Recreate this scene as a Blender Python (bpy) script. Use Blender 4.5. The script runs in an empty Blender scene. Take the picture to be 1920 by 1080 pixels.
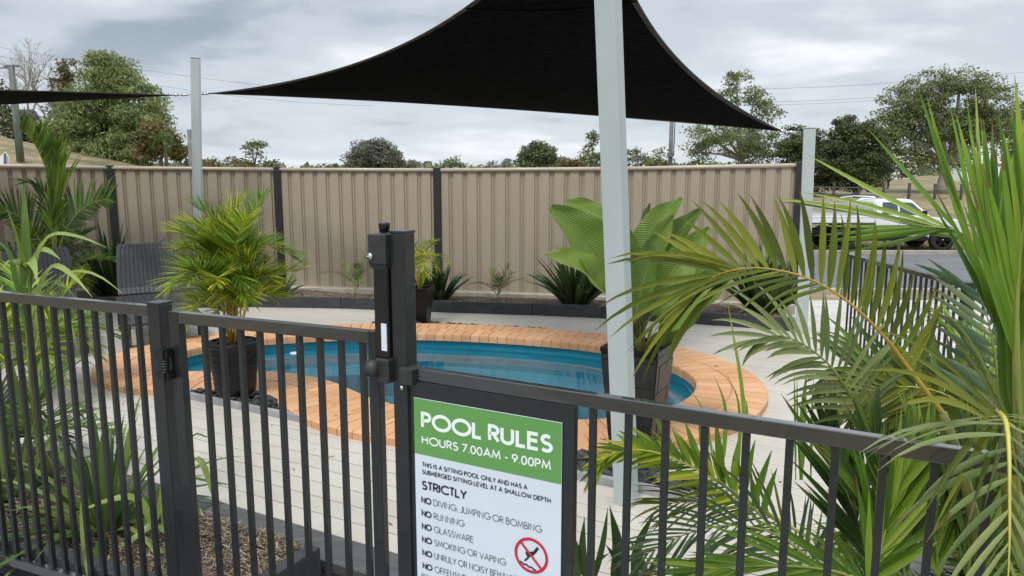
import bpy, math, random
import numpy as np
from mathutils import Vector, Matrix, noise
rnd = random.Random(7)
R = math.radians
# ------------------------------------------------------------------ camera, sky, sun, exposure
sc = bpy.context.scene
EYE = 1.66; FPX = 1387.0; PITCH = math.atan(214/1387.0)
cam_d = bpy.data.cameras.new('camera'); cam = bpy.data.objects.new('camera', cam_d)
sc.collection.objects.link(cam); sc.camera = cam
cam_d.sensor_width = 36.0; cam_d.lens = 36.0*FPX/1920
cam.location = (0, 0, EYE); cam.rotation_euler = (R(90)-PITCH, 0, 0)
cam_d.clip_start = 0.02; cam_d.clip_end = 3000
cam_d.dof.use_dof = False; cam_d.dof.focus_distance = 2.6; cam_d.dof.aperture_fstop = 11.0
sc.view_settings.view_transform = 'Standard'; sc.view_settings.look = 'None'
sc.view_settings.exposure = 0.60; sc.view_settings.gamma = 1.0
sc.view_settings.use_curve_mapping = False
SUN_EL, SUN_AZ = 58.0, 205.0      # azimuth clockwise from +Y
w = bpy.data.worlds.new('World'); sc.world = w; w.use_nodes = True
nt = w.node_tree; nt.nodes.clear()
def N(t, **k):
    n = nt.nodes.new(t)
    for a, b in k.items(): setattr(n, a, b)
    return n
L_ = nt.links.new
out = N('ShaderNodeOutputWorld')
sky = N('ShaderNodeTexSky', sky_type='NISHITA'); sky.sun_disc = False
sky.sun_elevation = R(SUN_EL); sky.sun_rotation = R(SUN_AZ)
bg1 = N('ShaderNodeBackground'); bg1.inputs[1].default_value = 0.06; L_(sky.outputs[0], bg1.inputs[0])
tc = N('ShaderNodeTexCoord'); sep = N('ShaderNodeSeparateXYZ'); L_(tc.outputs['Generated'], sep.inputs[0])
zz = N('ShaderNodeMath', operation='MAXIMUM'); L_(sep.outputs[2], zz.inputs[0]); zz.inputs[1].default_value = 0.0
za = N('ShaderNodeMath', operation='ADD'); L_(zz.outputs[0], za.inputs[0]); za.inputs[1].default_value = 0.16
dx = N('ShaderNodeMath', operation='DIVIDE'); L_(sep.outputs[0], dx.inputs[0]); L_(za.outputs[0], dx.inputs[1])
dy = N('ShaderNodeMath', operation='DIVIDE'); L_(sep.outputs[1], dy.inputs[0]); L_(za.outputs[0], dy.inputs[1])
cmb = N('ShaderNodeCombineXYZ'); L_(dx.outputs[0], cmb.inputs[0]); L_(dy.outputs[0], cmb.inputs[1]); cmb.inputs[2].default_value = 3.1
n1 = N('ShaderNodeTexNoise'); n1.inputs['Scale'].default_value = 0.62; n1.inputs['Detail'].default_value = 7; n1.inputs['Roughness'].default_value = 0.52; n1.inputs['Distortion'].default_value = 0.35
n2 = N('ShaderNodeTexNoise'); n2.inputs['Scale'].default_value = 2.3; n2.inputs['Detail'].default_value = 6; n2.inputs['Roughness'].default_value = 0.5
L_(cmb.outputs[0], n1.inputs['Vector']); L_(cmb.outputs[0], n2.inputs['Vector'])
mx = N('ShaderNodeMath', operation='MULTIPLY_ADD'); L_(n2.outputs['Fac'], mx.inputs[0]); mx.inputs[1].default_value = 0.35; L_(n1.outputs['Fac'], mx.inputs[2])
# the cloud deck thins towards the right of the view: a slow drift across the bearing
drf = N('ShaderNodeMath', operation='MULTIPLY_ADD'); L_(sep.outputs[0], drf.inputs[0]); drf.inputs[1].default_value = 0.10; L_(mx.outputs[0], drf.inputs[2])
ramp = N('ShaderNodeValToRGB'); L_(drf.outputs[0], ramp.inputs[0])
cr = ramp.color_ramp; cr.interpolation = 'EASE'
cr.elements[0].position = 0.50; cr.elements[0].color = (0.285, 0.335, 0.395, 1)
cr.elements[1].position = 0.88; cr.elements[1].color = (0.80, 0.83, 0.86, 1)
e = cr.elements.new(0.66); e.color = (0.475, 0.525, 0.575, 1)
hz = N('ShaderNodeMapRange'); L_(sep.outputs[2], hz.inputs[0]); hz.inputs[1].default_value = 0.0; hz.inputs[2].default_value = 0.17; hz.inputs[3].default_value = 0.45; hz.inputs[4].default_value = 0.0
mixh = N('ShaderNodeMixRGB'); L_(hz.outputs[0], mixh.inputs[0]); L_(ramp.outputs[0], mixh.inputs[1]); mixh.inputs[2].default_value = (0.66, 0.72, 0.77, 1)
zen = N('ShaderNodeMapRange'); L_(sep.outputs[2], zen.inputs[0]); zen.inputs[1].default_value = 0.2; zen.inputs[2].default_value = 1.0; zen.inputs[3].default_value = 0.88; zen.inputs[4].default_value = 1.95
bg2 = N('ShaderNodeBackground'); L_(mixh.outputs[0], bg2.inputs[0]); L_(zen.outputs[0], bg2.inputs[1])
mxs = N('ShaderNodeMixShader'); mxs.inputs[0].default_value = 0.93
L_(bg1.outputs[0], mxs.inputs[1]); L_(bg2.outputs[0], mxs.inputs[2]); L_(mxs.outputs[0], out.inputs[0])
sun_d = bpy.data.lights.new('sun', 'SUN'); sun_d.energy = 1.5; sun_d.angle = R(14); sun_d.color = (1, 0.965, 0.91)
sun = bpy.data.objects.new('sun', sun_d); sc.collection.objects.link(sun)
sd = Vector((math.sin(R(SUN_AZ))*math.cos(R(SUN_EL)), math.cos(R(SUN_AZ))*math.cos(R(SUN_EL)), math.sin(R(SUN_EL))))
sun.rotation_euler = sd.to_track_quat('Z', 'Y').to_euler(); sun.location = (-6, -12, 20)
try:
    sc.cycles.use_denoising = True; sc.cycles.max_bounces = 10; sc.cycles.transparent_max_bounces = 12
    sc.cycles.sample_clamp_indirect = 4.0
except Exception: pass

# ------------------------------------------------------------------ helpers
col = sc.collection
def V(*a): return Vector(a)
cP, sP = math.cos(PITCH), math.sin(PITCH)
def at(x, y, Y):
    """world point at bearing (x, y) of the survey photo and depth Y metres in front of the camera"""
    a = (x-960)/FPX; b = (540-y)/FPX
    d = V(a, cP+b*sP, -sP+b*cP); return V(0, 0, EYE) + d*(Y/d.y)
def gr(x, y, z=0.0):
    a = (x-960)/FPX; b = (540-y)/FPX
    d = V(a, cP+b*sP, -sP+b*cP); return V(0, 0, EYE) + d*((z-EYE)/d.z)
def tag(o, label=None, cat=None, group=None, kind=None):
    if label: o['label'] = label
    if cat: o['category'] = cat
    if group: o['group'] = group
    if kind: o['kind'] = kind
    return o
def empty(name, loc=(0, 0, 0), rz=0.0, label=None, cat=None, group=None, kind=None):
    o = bpy.data.objects.new(name, None); col.objects.link(o); o.empty_display_size = .1
    o.location = loc; o.rotation_euler = (0, 0, rz)
    return tag(o, label, cat, group, kind)
def mesh_obj(name, me, mat=None, parent=None, loc=None, local=False):
    o = bpy.data.objects.new(name, me); col.objects.link(o)
    if mat and len(me.materials) == 0: me.materials.append(mat)
    if parent is not None:
        o.parent = parent
        if not local: o.matrix_parent_inverse = mat_world(parent).inverted()
    if loc: o.location = loc
    return o
def mat_world(o):
    m = Matrix.LocRotScale(o.location, o.rotation_euler, o.scale)
    return (mat_world(o.parent) @ o.matrix_parent_inverse @ m) if o.parent else m
class MB:
    def __init__(s): s.v = []; s.f = []; s.sm = []
    def add(s, vs, fs, smooth=False):
        b = len(s.v); s.v += [tuple(p) for p in vs]; s.f += [tuple(b+i for i in f) for f in fs]; s.sm += [smooth]*len(fs)
    def box(s, c, size, rz=0.0, M=None):
        x, y, z = size[0]/2, size[1]/2, size[2]/2
        m = M if M is not None else Matrix.Rotation(rz, 4, 'Z')
        vs = [Vector(c) + m @ V(i*x, j*y, k*z) for i, j, k in ((-1,-1,-1),(1,-1,-1),(1,1,-1),(-1,1,-1),(-1,-1,1),(1,-1,1),(1,1,1),(-1,1,1))]
        s.add(vs, [(0,3,2,1),(4,5,6,7),(0,1,5,4),(1,2,6,5),(2,3,7,6),(3,0,4,7)])
    def bar(s, p, q, w, h, up=(0,0,1)):
        p, q = Vector(p), Vector(q); d = (q-p); l = d.length; d.normalize()
        sd_ = d.cross(Vector(up)); sd_ = sd_.normalized() if sd_.length > 1e-5 else V(1,0,0); u = sd_.cross(d)
        vs = []
        for e_ in (p, q):
            for a, b in ((-1,-1),(1,-1),(1,1),(-1,1)): vs.append(e_+sd_*a*w/2+u*b*h/2)
        s.add(vs, [(0,1,2,3),(7,6,5,4),(0,4,5,1),(1,5,6,2),(2,6,7,3),(3,7,4,0)])
    def tube(s, pts, rad, n=8, cap=True):
        pts = [Vector(p) for p in pts]; rr = rad if isinstance(rad, (list, tuple)) else [rad]*len(pts)
        b = []; ref = V(0,0,1)
        for i, p in enumerate(pts):
            t = (pts[min(i+1, len(pts)-1)]-pts[max(i-1, 0)]).normalized()
            x = t.cross(ref)
            if x.length < 1e-3: x = t.cross(V(1,0,0))
            x.normalize(); y = x.cross(t); ref = y
            b.append([p+(x*math.cos(2*math.pi*k/n)+y*math.sin(2*math.pi*k/n))*rr[i] for k in range(n)])
        vs = [q for r_ in b for q in r_]; fs = []
        for i in range(len(pts)-1):
            for k in range(n):
                fs.append((i*n+k, i*n+(k+1)%n, (i+1)*n+(k+1)%n, (i+1)*n+k))
        if cap: fs += [tuple(range(n))[::-1], tuple((len(pts)-1)*n+k for k in range(n))]
        s.add(vs, fs, True)
    def lathe(s, prof, c, n=32, smooth=True, sq=None):
        vs = []; m = len(prof)
        for r_, z in prof:
            for k in range(n):
                a = 2*math.pi*k/n; vs.append((c[0]+r_*math.cos(a), c[1]+r_*math.sin(a), c[2]+z))
        fs = [(i*n+k, i*n+(k+1)%n, (i+1)*n+(k+1)%n, (i+1)*n+k) for i in range(m-1) for k in range(n)]
        s.add(vs, fs, smooth)
    def prism(s, poly, z0, z1):
        n = len(poly); vs = [(p[0], p[1], z0) for p in poly]+[(p[0], p[1], z1) for p in poly]
        s.add(vs, [tuple(range(n))[::-1], tuple(range(n, 2*n))]+[(i, (i+1)%n, n+(i+1)%n, n+i) for i in range(n)])
    def mesh(s, name):
        me = bpy.data.meshes.new(name); me.from_pydata(s.v, [], s.f); me.update()
        me.polygons.foreach_set('use_smooth', s.sm); return me
    def build(s, name, mat, parent=None, bevel=0, local=False):
        me = s.mesh(name); me.materials.append(mat)
        o = mesh_obj(name, me, None, parent, local=local)
        if bevel:
            m = o.modifiers.new('bevel', 'BEVEL'); m.width = bevel; m.segments = 2; m.limit_method = 'ANGLE'; m.angle_limit = R(40)
        return o
def np_obj(name, verts, faces, var, mat, parent=None, smooth=False):
    """fast mesh from arrays; faces (n,4) quads; var = one float per face"""
    me = bpy.data.meshes.new(name)
    verts = np.asarray(verts, np.float32).reshape(-1, 3); faces = np.asarray(faces, np.int32)
    k = faces.shape[1]
    me.vertices.add(len(verts)); me.vertices.foreach_set('co', verts.ravel())
    me.loops.add(faces.size); me.loops.foreach_set('vertex_index', faces.ravel())
    me.polygons.add(len(faces)); me.polygons.foreach_set('loop_start', np.arange(0, faces.size, k, dtype=np.int32))
    if smooth: me.polygons.foreach_set('use_smooth', np.ones(len(faces), bool))
    me.update(calc_edges=True)
    if var is not None:
        a = me.attributes.new('var', 'FLOAT', 'FACE'); a.data.foreach_set('value', np.asarray(var, np.float32))
    me.materials.append(mat)
    return mesh_obj(name, me, None, parent)

# ------------------------------------------------------------------ materials
def new_mat(name):
    m = bpy.data.materials.new(name); m.use_nodes = True
    t = m.node_tree; return m, t, t.nodes['Principled BSDF']
def nn(t, ty, **k):
    n = t.nodes.new(ty)
    for a, b in k.items():
        if a.startswith('i_'): n.inputs[a[2:]].default_value = b
        else: setattr(n, a, b)
    return n
def ramp_(t, src, stops):
    r = t.nodes.new('ShaderNodeValToRGB'); t.links.new(src, r.inputs[0])
    el = r.color_ramp.elements
    el[0].position, el[0].color = stops[0][0], (*stops[0][1], 1)
    el[1].position, el[1].color = stops[-1][0], (*stops[-1][1], 1)
    for p, c in stops[1:-1]: x = el.new(p); x.color = (*c, 1)
    return r
def noisy(name, c1, c2, scale=5, rough=.6, bump=0.0, bscale=60, detail=5, spec=.5, metal=0, stretch=None, coat=0, lo=.35, hi=.65):
    m, t, b = new_mat(name)
    tcn = nn(t, 'ShaderNodeTexCoord'); src = tcn.outputs['Object']
    if stretch:
        mp = nn(t, 'ShaderNodeMapping'); mp.inputs['Scale'].default_value = stretch; t.links.new(src, mp.inputs[0]); src = mp.outputs[0]
    n = nn(t, 'ShaderNodeTexNoise'); n.inputs['Scale'].default_value = scale; n.inputs['Detail'].default_value = detail
    t.links.new(src, n.inputs['Vector'])
    r = ramp_(t, n.outputs['Fac'], [(lo, c1), (hi, c2)]); t.links.new(r.outputs[0], b.inputs['Base Color'])
    b.inputs['Roughness'].default_value = rough; b.inputs['Metallic'].default_value = metal
    b.inputs['Specular IOR Level'].default_value = spec
    if coat: b.inputs['Coat Weight'].default_value = coat
    if bump:
        n2_ = nn(t, 'ShaderNodeTexNoise'); n2_.inputs['Scale'].default_value = bscale; n2_.inputs['Detail'].default_value = 4
        t.links.new(src, n2_.inputs['Vector'])
        bp = nn(t, 'ShaderNodeBump'); bp.inputs['Strength'].default_value = bump; bp.inputs['Distance'].default_value = .01
        t.links.new(n2_.outputs['Fac'], bp.inputs['Height']); t.links.new(bp.outputs[0], b.inputs['Normal'])
    return m
def leaf_mat(name, stops, rough=.42, trans=.28, spec=.45, streak=0.0):
    m, t, b = new_mat(name); trans = min(.5, trans*1.25)
    a = nn(t, 'ShaderNodeAttribute', attribute_name='var')
    n = nn(t, 'ShaderNodeTexNoise'); n.inputs['Scale'].default_value = 7; n.inputs['Detail'].default_value = 3
    g = nn(t, 'ShaderNodeNewGeometry'); t.links.new(g.outputs['Position'], n.inputs['Vector'])
    ma = nn(t, 'ShaderNodeMath', operation='MULTIPLY_ADD'); t.links.new(n.outputs['Fac'], ma.inputs[0]); ma.inputs[1].default_value = .45
    sb = nn(t, 'ShaderNodeMath', operation='SUBTRACT'); t.links.new(a.outputs['Fac'], sb.inputs[0]); sb.inputs[1].default_value = .22
    t.links.new(sb.outputs[0], ma.inputs[2])
    r0_ = ramp_(t, ma.outputs[0], stops)
    gt = nn(t, 'ShaderNodeMath', operation='GREATER_THAN'); t.links.new(a.outputs['Fac'], gt.inputs[0]); gt.inputs[1].default_value = 5.0
    r = nn(t, 'ShaderNodeMixRGB'); t.links.new(gt.outputs[0], r.inputs[0]); t.links.new(r0_.outputs[0], r.inputs[1]); r.inputs[2].default_value = (.17, .125, .045, 1)
    t.links.new(r.outputs[0], b.inputs['Base Color']); b.inputs['Roughness'].default_value = rough
    b.inputs['Specular IOR Level'].default_value = spec
    tr = nn(t, 'ShaderNodeBsdfTranslucent'); br = nn(t, 'ShaderNodeBrightContrast'); br.inputs['Bright'].default_value = .03
    t.links.new(r.outputs[0], br.inputs[0]); t.links.new(br.outputs[0], tr.inputs[0])
    mx_ = nn(t, 'ShaderNodeMixShader'); mx_.inputs[0].default_value = trans
    t.links.new(b.outputs[0], mx_.inputs[1]); t.links.new(tr.outputs[0], mx_.inputs[2])
    t.links.new(mx_.outputs[0], t.nodes['Material Output'].inputs['Surface'])
    return m
M = {}
M['charcoal'] = noisy('charcoal_powdercoat', (0.0108,0.01305,0.01395), (0.0144,0.0171,0.01845), 30, .38, .03, 400, spec=.5, coat=.22)
M['charcoal_rail'] = noisy('charcoal_rail_gloss', (.014,.0165,.0178), (.019,.022,.0235), 30, .26, .02, 400, spec=.9, coat=1.0)
M['black_plastic'] = noisy('black_plastic', (.006,.006,.007), (.010,.010,.011), 20, .3)
M['latch_plastic'] = noisy('latch_plastic', (.022,.023,.023), (.032,.033,.033), 40, .5, .06, 300)
M['chrome'] = noisy('chrome', (.55,.55,.55), (.65,.65,.65), 20, .2, metal=1)
M['white_tape'] = noisy('white_tape', (.62,.68,.74), (.7,.75,.8), 20, .5)
M['post_grey'] = noisy('pale_grey_paint', (.41,.465,.465), (.47,.525,.525), 3.0, .38, .04, 120, stretch=(1,1,.35))
M['sheet'] = noisy('beige_sheet_steel', (.335,.278,.208), (.378,.318,.242), 1.2, .5, .02, 90, stretch=(1,1,.3))
M['sheet_rail'] = noisy('beige_rail', (.44,.37,.29), (.50,.42,.335), 3, .4)
M['fence_post'] = noisy('dark_fence_post', (.014,.015,.018), (.022,.023,.026), 6, .5)
M['sleeper'] = noisy('charcoal_sleeper', (.030,.031,.035), (.050,.051,.056), 6, .75, .3, 40, stretch=(1,1,4))
M['flat_sleeper'] = noisy('flat_sleeper', (.075,.074,.075), (.115,.113,.112), 5, .85, .5, 26, stretch=(1,5,1))
M['cement'] = noisy('cement', (.36,.33,.28), (.5,.46,.4), 8, .9, .2, 60)
M['edging'] = noisy('galv_edging', (.24,.24,.245), (.34,.34,.345), 10, .6, .1, 80)
M['sailcloth'] = None
M['lounger'] = noisy('lounger_resin', (0.0286,0.03177,0.036), (0.0416,0.04521,0.049), 30, .5, .1, 300)
M['pot'] = noisy('pot_gloss_black', (.003,.003,.0035), (.007,.007,.0075), 12, .36, .25, 14, spec=.35)
M['pot_side'] = noisy('pot_block_resin', (.006,.006,.0065), (.028,.027,.025), 9, .42, .35, 25, spec=.5)
M['soil'] = noisy('potting_soil', (.012,.009,.007), (.04,.03,.022), 40, .95, .8, 80)
M['pebble'] = noisy('black_pebble', (.018,.019,.021), (.06,.062,.066), 18, .7, .2, 90)
M['shell'] = noisy('teal_gelcoat', (.018,.28,.40), (.03,.33,.46), 1.5, .35)
M['shell_light'] = noisy('ledge_strip', (.20,.36,.42), (.28,.44,.5), 3, .5)
M['white'] = noisy('white_paint', (.74,.75,.76), (.8,.81,.82), 3, .3)
M['ute_white'] = noisy('car_white', (.70,.72,.74), (.75,.77,.79), 1, .25, coat=.6)
M['tyre'] = noisy('tyre', (.014,.014,.015), (.022,.022,.023), 30, .8, .3, 200)
M['rim'] = noisy('black_rim', (.02,.02,.022), (.035,.035,.037), 10, .3, metal=.6)
M['glass'] = noisy('dark_glass', (.035,.06,.06), (.06,.09,.09), 2, .08, spec=.8)
M['mesh_steel'] = noisy('galv_mesh', (.5,.5,.5), (.6,.6,.6), 10, .5, metal=.4)
M['concrete'] = noisy('pale_concrete', (.42,.40,.37), (.52,.50,.47), 2, .85, .15, 90)
M['asphalt'] = noisy('asphalt', (.115,.12,.128), (.15,.155,.162), .8, .9, .4, 300)
M['kerb'] = noisy('kerb_concrete', (.30,.27,.23), (.40,.36,.31), 3, .9, .2, 60)
M['wood_pole'] = noisy('weathered_pole', (.10,.125,.10), (.16,.19,.15), 2, .85, .3, 30, stretch=(6,6,.5))
M['grey_pole'] = noisy('grey_pole', (.10,.10,.105), (.15,.15,.155), 4, .6)
M['wire'] = noisy('power_line', (.26,.29,.32), (.3,.33,.36), 4, .6)
M['bark'] = noisy('bark', (.07,.055,.045), (.17,.14,.12), 4, .9, .5, 14, stretch=(3,3,.6))
M['pale_bark'] = noisy('pale_bark', (.26,.23,.20), (.42,.38,.34), 4, .85, .3, 12, stretch=(2,2,.5))
M['palm_stem'] = noisy('palm_stem', (.10,.13,.03), (.26,.24,.05), 5, .5, .1, 30, stretch=(1,1,3))
M['gold_stem'] = noisy('golden_cane', (.36,.24,.02), (.46,.38,.06), 6, .45, .1, 30, stretch=(1,1,5))
M['rachis_orange'] = noisy('frond_stalk_orange', (.36,.20,.02), (.42,.30,.04), 9, .42)
M['rachis_yellow'] = noisy('frond_stalk_yellow', (.42,.40,.05), (.50,.44,.08), 9, .42)
M['rachis_green'] = noisy('frond_stalk_green', (.16,.21,.04), (.26,.28,.06), 9, .42)
M['post_timber'] = noisy('old_timber', (.05,.045,.04), (.11,.10,.09), 6, .9)
M['rust_dark'] = noisy('dark_rusty_iron', (.035,.028,.026), (.075,.055,.05), 3, .9)
# foliage
M['l_olive'] = leaf_mat('leaf_olive', [(0,(0.06075,0.08704,0.0072)),(.5,(0.1215,0.16,0.012)),(1,(0.243,0.256,0.0264))], .42, .32, .25)
M['l_bright'] = leaf_mat('leaf_bright_green', [(0,(0.06804,0.1434,0.012)),(.5,(0.1512,0.2867,0.0216)),(1,(0.3326,0.4588,0.06))], .34, .36)
M['l_dark'] = leaf_mat('leaf_dark_green', [(0,(0.02268,0.05304,0.0096)),(.5,(0.05184,0.1061,0.0168)),(1,(0.1458,0.234,0.0336))], .34, .22)
M['l_pale'] = leaf_mat('leaf_pale_sage', [(0,(0.099,0.1458,0.04)),(.5,(0.1705,0.2268,0.072)),(1,(0.308,0.3564,0.13))], .40, .25)
M['l_blue'] = leaf_mat('leaf_blue_green', [(0,(0.04725,0.0975,0.048)),(.5,(0.08775,0.156,0.078)),(1,(0.189,0.26,0.12))], .38, .2)
M['l_gold'] = leaf_mat('leaf_golden_cane', [(0,(0.08539,0.1586,0.0096)),(.45,(0.2407,0.3568,0.0144)),(.8,(0.4813,0.571,0.024)),(1,(0.7762,0.7137,0.072))], .38, .46)
M['l_paddle'] = leaf_mat('leaf_paddle', [(0,(0.0675,0.1283,0.015)),(.5,(0.135,0.2295,0.03)),(1,(0.24,0.351,0.06))], .36, .32)
M['l_strap'] = leaf_mat('leaf_strap_dark', [(0,(0.0162,0.0442,0.012)),(.5,(0.0351,0.0806,0.0216)),(1,(0.0945,0.156,0.036))], .36, .18)
M['l_lily'] = leaf_mat('leaf_lily', [(0,(0.04455,0.09295,0.0144)),(.5,(0.0891,0.1716,0.0264)),(1,(0.297,0.3861,0.09))], .38, .28)
def tree_leaf(name, stops): return leaf_mat(name, stops, .6, .18, .25)
M['t_willow'] = tree_leaf('tree_willow', [(0,(0.1207,0.1564,0.0585)),(.5,(0.213,0.272,0.0975)),(1,(0.3408,0.3944,0.156))])
M['t_gum'] = tree_leaf('tree_gum', [(0,(0.0923,0.1197,0.0468)),(.5,(0.1633,0.204,0.0754)),(1,(0.2698,0.2992,0.1235))])
M['t_dark'] = tree_leaf('tree_dark', [(0,(0.04828,0.068,0.0286)),(.5,(0.09372,0.1197,0.0468)),(1,(0.1562,0.1836,0.0715))])
M['t_olive'] = tree_leaf('tree_olive_brown', [(0,(0.0852,0.0748,0.026)),(.5,(0.1562,0.136,0.0455)),(1,(0.2556,0.1904,0.078))])
M['t_grey'] = tree_leaf('tree_grey', [(0,(0.0994,0.102,0.078)),(.5,(0.1562,0.1632,0.1235)),(1,(0.2414,0.2448,0.182))])
M['t_distant'] = tree_leaf('tree_distant', [(0,(0.0852,0.1156,0.0585)),(.5,(0.142,0.1768,0.0845)),(1,(0.213,0.2448,0.117))])

def veined(m, scale=44):   # parallel vein relief for broad leaves, along the stored coordinate
    t = m.node_tree; b = t.nodes['Principled BSDF']
    a = nn(t, 'ShaderNodeAttribute', attribute_name='along')
    mu = nn(t, 'ShaderNodeMath', operation='MULTIPLY'); t.links.new(a.outputs['Fac'], mu.inputs[0]); mu.inputs[1].default_value = scale*6.28
    si = nn(t, 'ShaderNodeMath', operation='SINE'); t.links.new(mu.outputs[0], si.inputs[0])
    bp = nn(t, 'ShaderNodeBump'); bp.inputs['Strength'].default_value = .5; bp.inputs['Distance'].default_value = .003
    t.links.new(si.outputs[0], bp.inputs['Height']); t.links.new(bp.outputs[0], b.inputs['Normal'])
veined(M['l_paddle'])

# deck plank: pale speckled composite, each board its own tone
def deck_mat():
    m, t, b = new_mat('deck_board')
    oi = nn(t, 'ShaderNodeObjectInfo'); tcn = nn(t, 'ShaderNodeNewGeometry')
    n = nn(t, 'ShaderNodeTexNoise'); n.inputs['Scale'].default_value = 1.3; n.inputs['Detail'].default_value = 6
    sp = nn(t, 'ShaderNodeTexNoise'); sp.inputs['Scale'].default_value = 38; sp.inputs['Detail'].default_value = 3; sp.inputs['Roughness'].default_value = .7
    for q in (n, sp): t.links.new(tcn.outputs['Position'], q.inputs['Vector'])
    r1 = ramp_(t, n.outputs['Fac'], [(.25, (.40,.365,.31)), (.42, (.49,.452,.395)), (.72, (.56,.522,.465))])
    r2 = ramp_(t, sp.outputs['Fac'], [(.30, (.80,.78,.74)), (.42, (1,1,1)), (.72, (1.0,.99,.97))])
    mu = nn(t, 'ShaderNodeMixRGB', blend_type='MULTIPLY'); mu.inputs[0].default_value = .8
    t.links.new(r1.outputs[0], mu.inputs[1]); t.links.new(r2.outputs[0], mu.inputs[2])
    mr = nn(t, 'ShaderNodeMapRange'); t.links.new(oi.outputs['Random'], mr.inputs[0]); mr.inputs[3].default_value = .965; mr.inputs[4].default_value = 1.02
    hs = nn(t, 'ShaderNodeHueSaturation'); t.links.new(mr.outputs[0], hs.inputs['Value']); t.links.new(mu.outputs[0], hs.inputs['Color'])
    t.links.new(hs.outputs[0], b.inputs['Base Color']); b.inputs['Roughness'].default_value = .38
    bp = nn(t, 'ShaderNodeBump'); bp.inputs['Strength'].default_value = .15; bp.inputs['Distance'].default_value = .004
    t.links.new(sp.outputs['Fac'], bp.inputs['Height']); t.links.new(bp.outputs[0], b.inputs['Normal'])
    return m
M['deck'] = deck_mat()
def brick_mat():
    m, t, b = new_mat('coping_clay')
    oi = nn(t, 'ShaderNodeObjectInfo'); g = nn(t, 'ShaderNodeNewGeometry')
    n = nn(t, 'ShaderNodeTexNoise'); n.inputs['Scale'].default_value = 9; n.inputs['Detail'].default_value = 6
    t.links.new(g.outputs['Position'], n.inputs['Vector'])
    ad = nn(t, 'ShaderNodeMath', operation='MULTIPLY_ADD'); t.links.new(oi.outputs['Random'], ad.inputs[0]); ad.inputs[1].default_value = .55
    ml = nn(t, 'ShaderNodeMath', operation='MULTIPLY'); t.links.new(n.outputs['Fac'], ml.inputs[0]); ml.inputs[1].default_value = .45; t.links.new(ml.outputs[0], ad.inputs[2])
    r = ramp_(t, ad.outputs[0], [(.12, (.50,.245,.118)), (.35, (.58,.302,.146)), (.62, (.62,.338,.168)), (.9, (.66,.40,.225))])
    t.links.new(r.outputs[0], b.inputs['Base Color']); b.inputs['Roughness'].default_value = .7
    bp = nn(t, 'ShaderNodeBump'); bp.inputs['Strength'].default_value = .2; bp.inputs['Distance'].default_value = .004
    n3 = nn(t, 'ShaderNodeTexNoise'); n3.inputs['Scale'].default_value = 70; t.links.new(g.outputs['Position'], n3.inputs['Vector'])
    t.links.new(n3.outputs['Fac'], bp.inputs['Height']); t.links.new(bp.outputs[0], b.inputs['Normal'])
    return m
M['brick'] = brick_mat()
M['grout'] = noisy('grout', (.44,.28,.17), (.60,.42,.28), 12, .9, .1, 60)
def mulch_mat():
    m, t, b = new_mat('mulch')
    g = nn(t, 'ShaderNodeNewGeometry')
    v = nn(t, 'ShaderNodeTexVoronoi'); v.inputs['Scale'].default_value = 60
    n = nn(t, 'ShaderNodeTexNoise'); n.inputs['Scale'].default_value = 5; n.inputs['Detail'].default_value = 8
    for q in (v, n): t.links.new(g.outputs['Position'], q.inputs['Vector'])
    r = ramp_(t, n.outputs['Fac'], [(.3, (.055,.038,.026)), (.55, (.14,.10,.07)), (.75, (.26,.20,.14))])
    t.links.new(r.outputs[0], b.inputs['Base Color']); b.inputs['Roughness'].default_value = .95
    bp = nn(t, 'ShaderNodeBump'); bp.inputs['Strength'].default_value = .9; bp.inputs['Distance'].default_value = .02
    t.links.new(v.outputs['Distance'], bp.inputs['Height']); t.links.new(bp.outputs[0], b.inputs['Normal'])
    return m
M['mulch'] = mulch_mat()
M['straw'] = leaf_mat('mulch_straw', [(0,(.07,.045,.03)),(.5,(.24,.18,.115)),(1,(.46,.38,.27))], .8, .05, .2)
def terrain_mat():
    m, t, b = new_mat('terrain')
    g = nn(t, 'ShaderNodeNewGeometry')
    n = nn(t, 'ShaderNodeTexNoise'); n.inputs['Scale'].default_value = .35; n.inputs['Detail'].default_value = 10; n.inputs['Roughness'].default_value = .7
    n4 = nn(t, 'ShaderNodeTexNoise'); n4.inputs['Scale'].default_value = 2.6; n4.inputs['Detail'].default_value = 8
    for q in (n, n4): t.links.new(g.outputs['Position'], q.inputs['Vector'])
    r = ramp_(t, n.outputs['Fac'], [(.32, (.085,.10,.045)), (.45, (.20,.17,.09)), (.58, (.33,.265,.155)), (.75, (.24,.17,.10))])
    r2 = ramp_(t, n4.outputs['Fac'], [(.3, (.55,.55,.5)), (.65, (1.1,1.05,1.0))])
    mu = nn(t, 'ShaderNodeMixRGB', blend_type='MULTIPLY'); mu.inputs[0].default_value = .8
    t.links.new(r.outputs[0], mu.inputs[1]); t.links.new(r2.outputs[0], mu.inputs[2])
    t.links.new(mu.outputs[0], b.inputs['Base Color']); b.inputs['Roughness'].default_value = .95
    bp = nn(t, 'ShaderNodeBump'); bp.inputs['Strength'].default_value = .8; bp.inputs['Distance'].default_value = .2
    t.links.new(n4.outputs['Fac'], bp.inputs['Height']); t.links.new(bp.outputs[0], b.inputs['Normal'])
    return m
M['terrain'] = terrain_mat()
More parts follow.
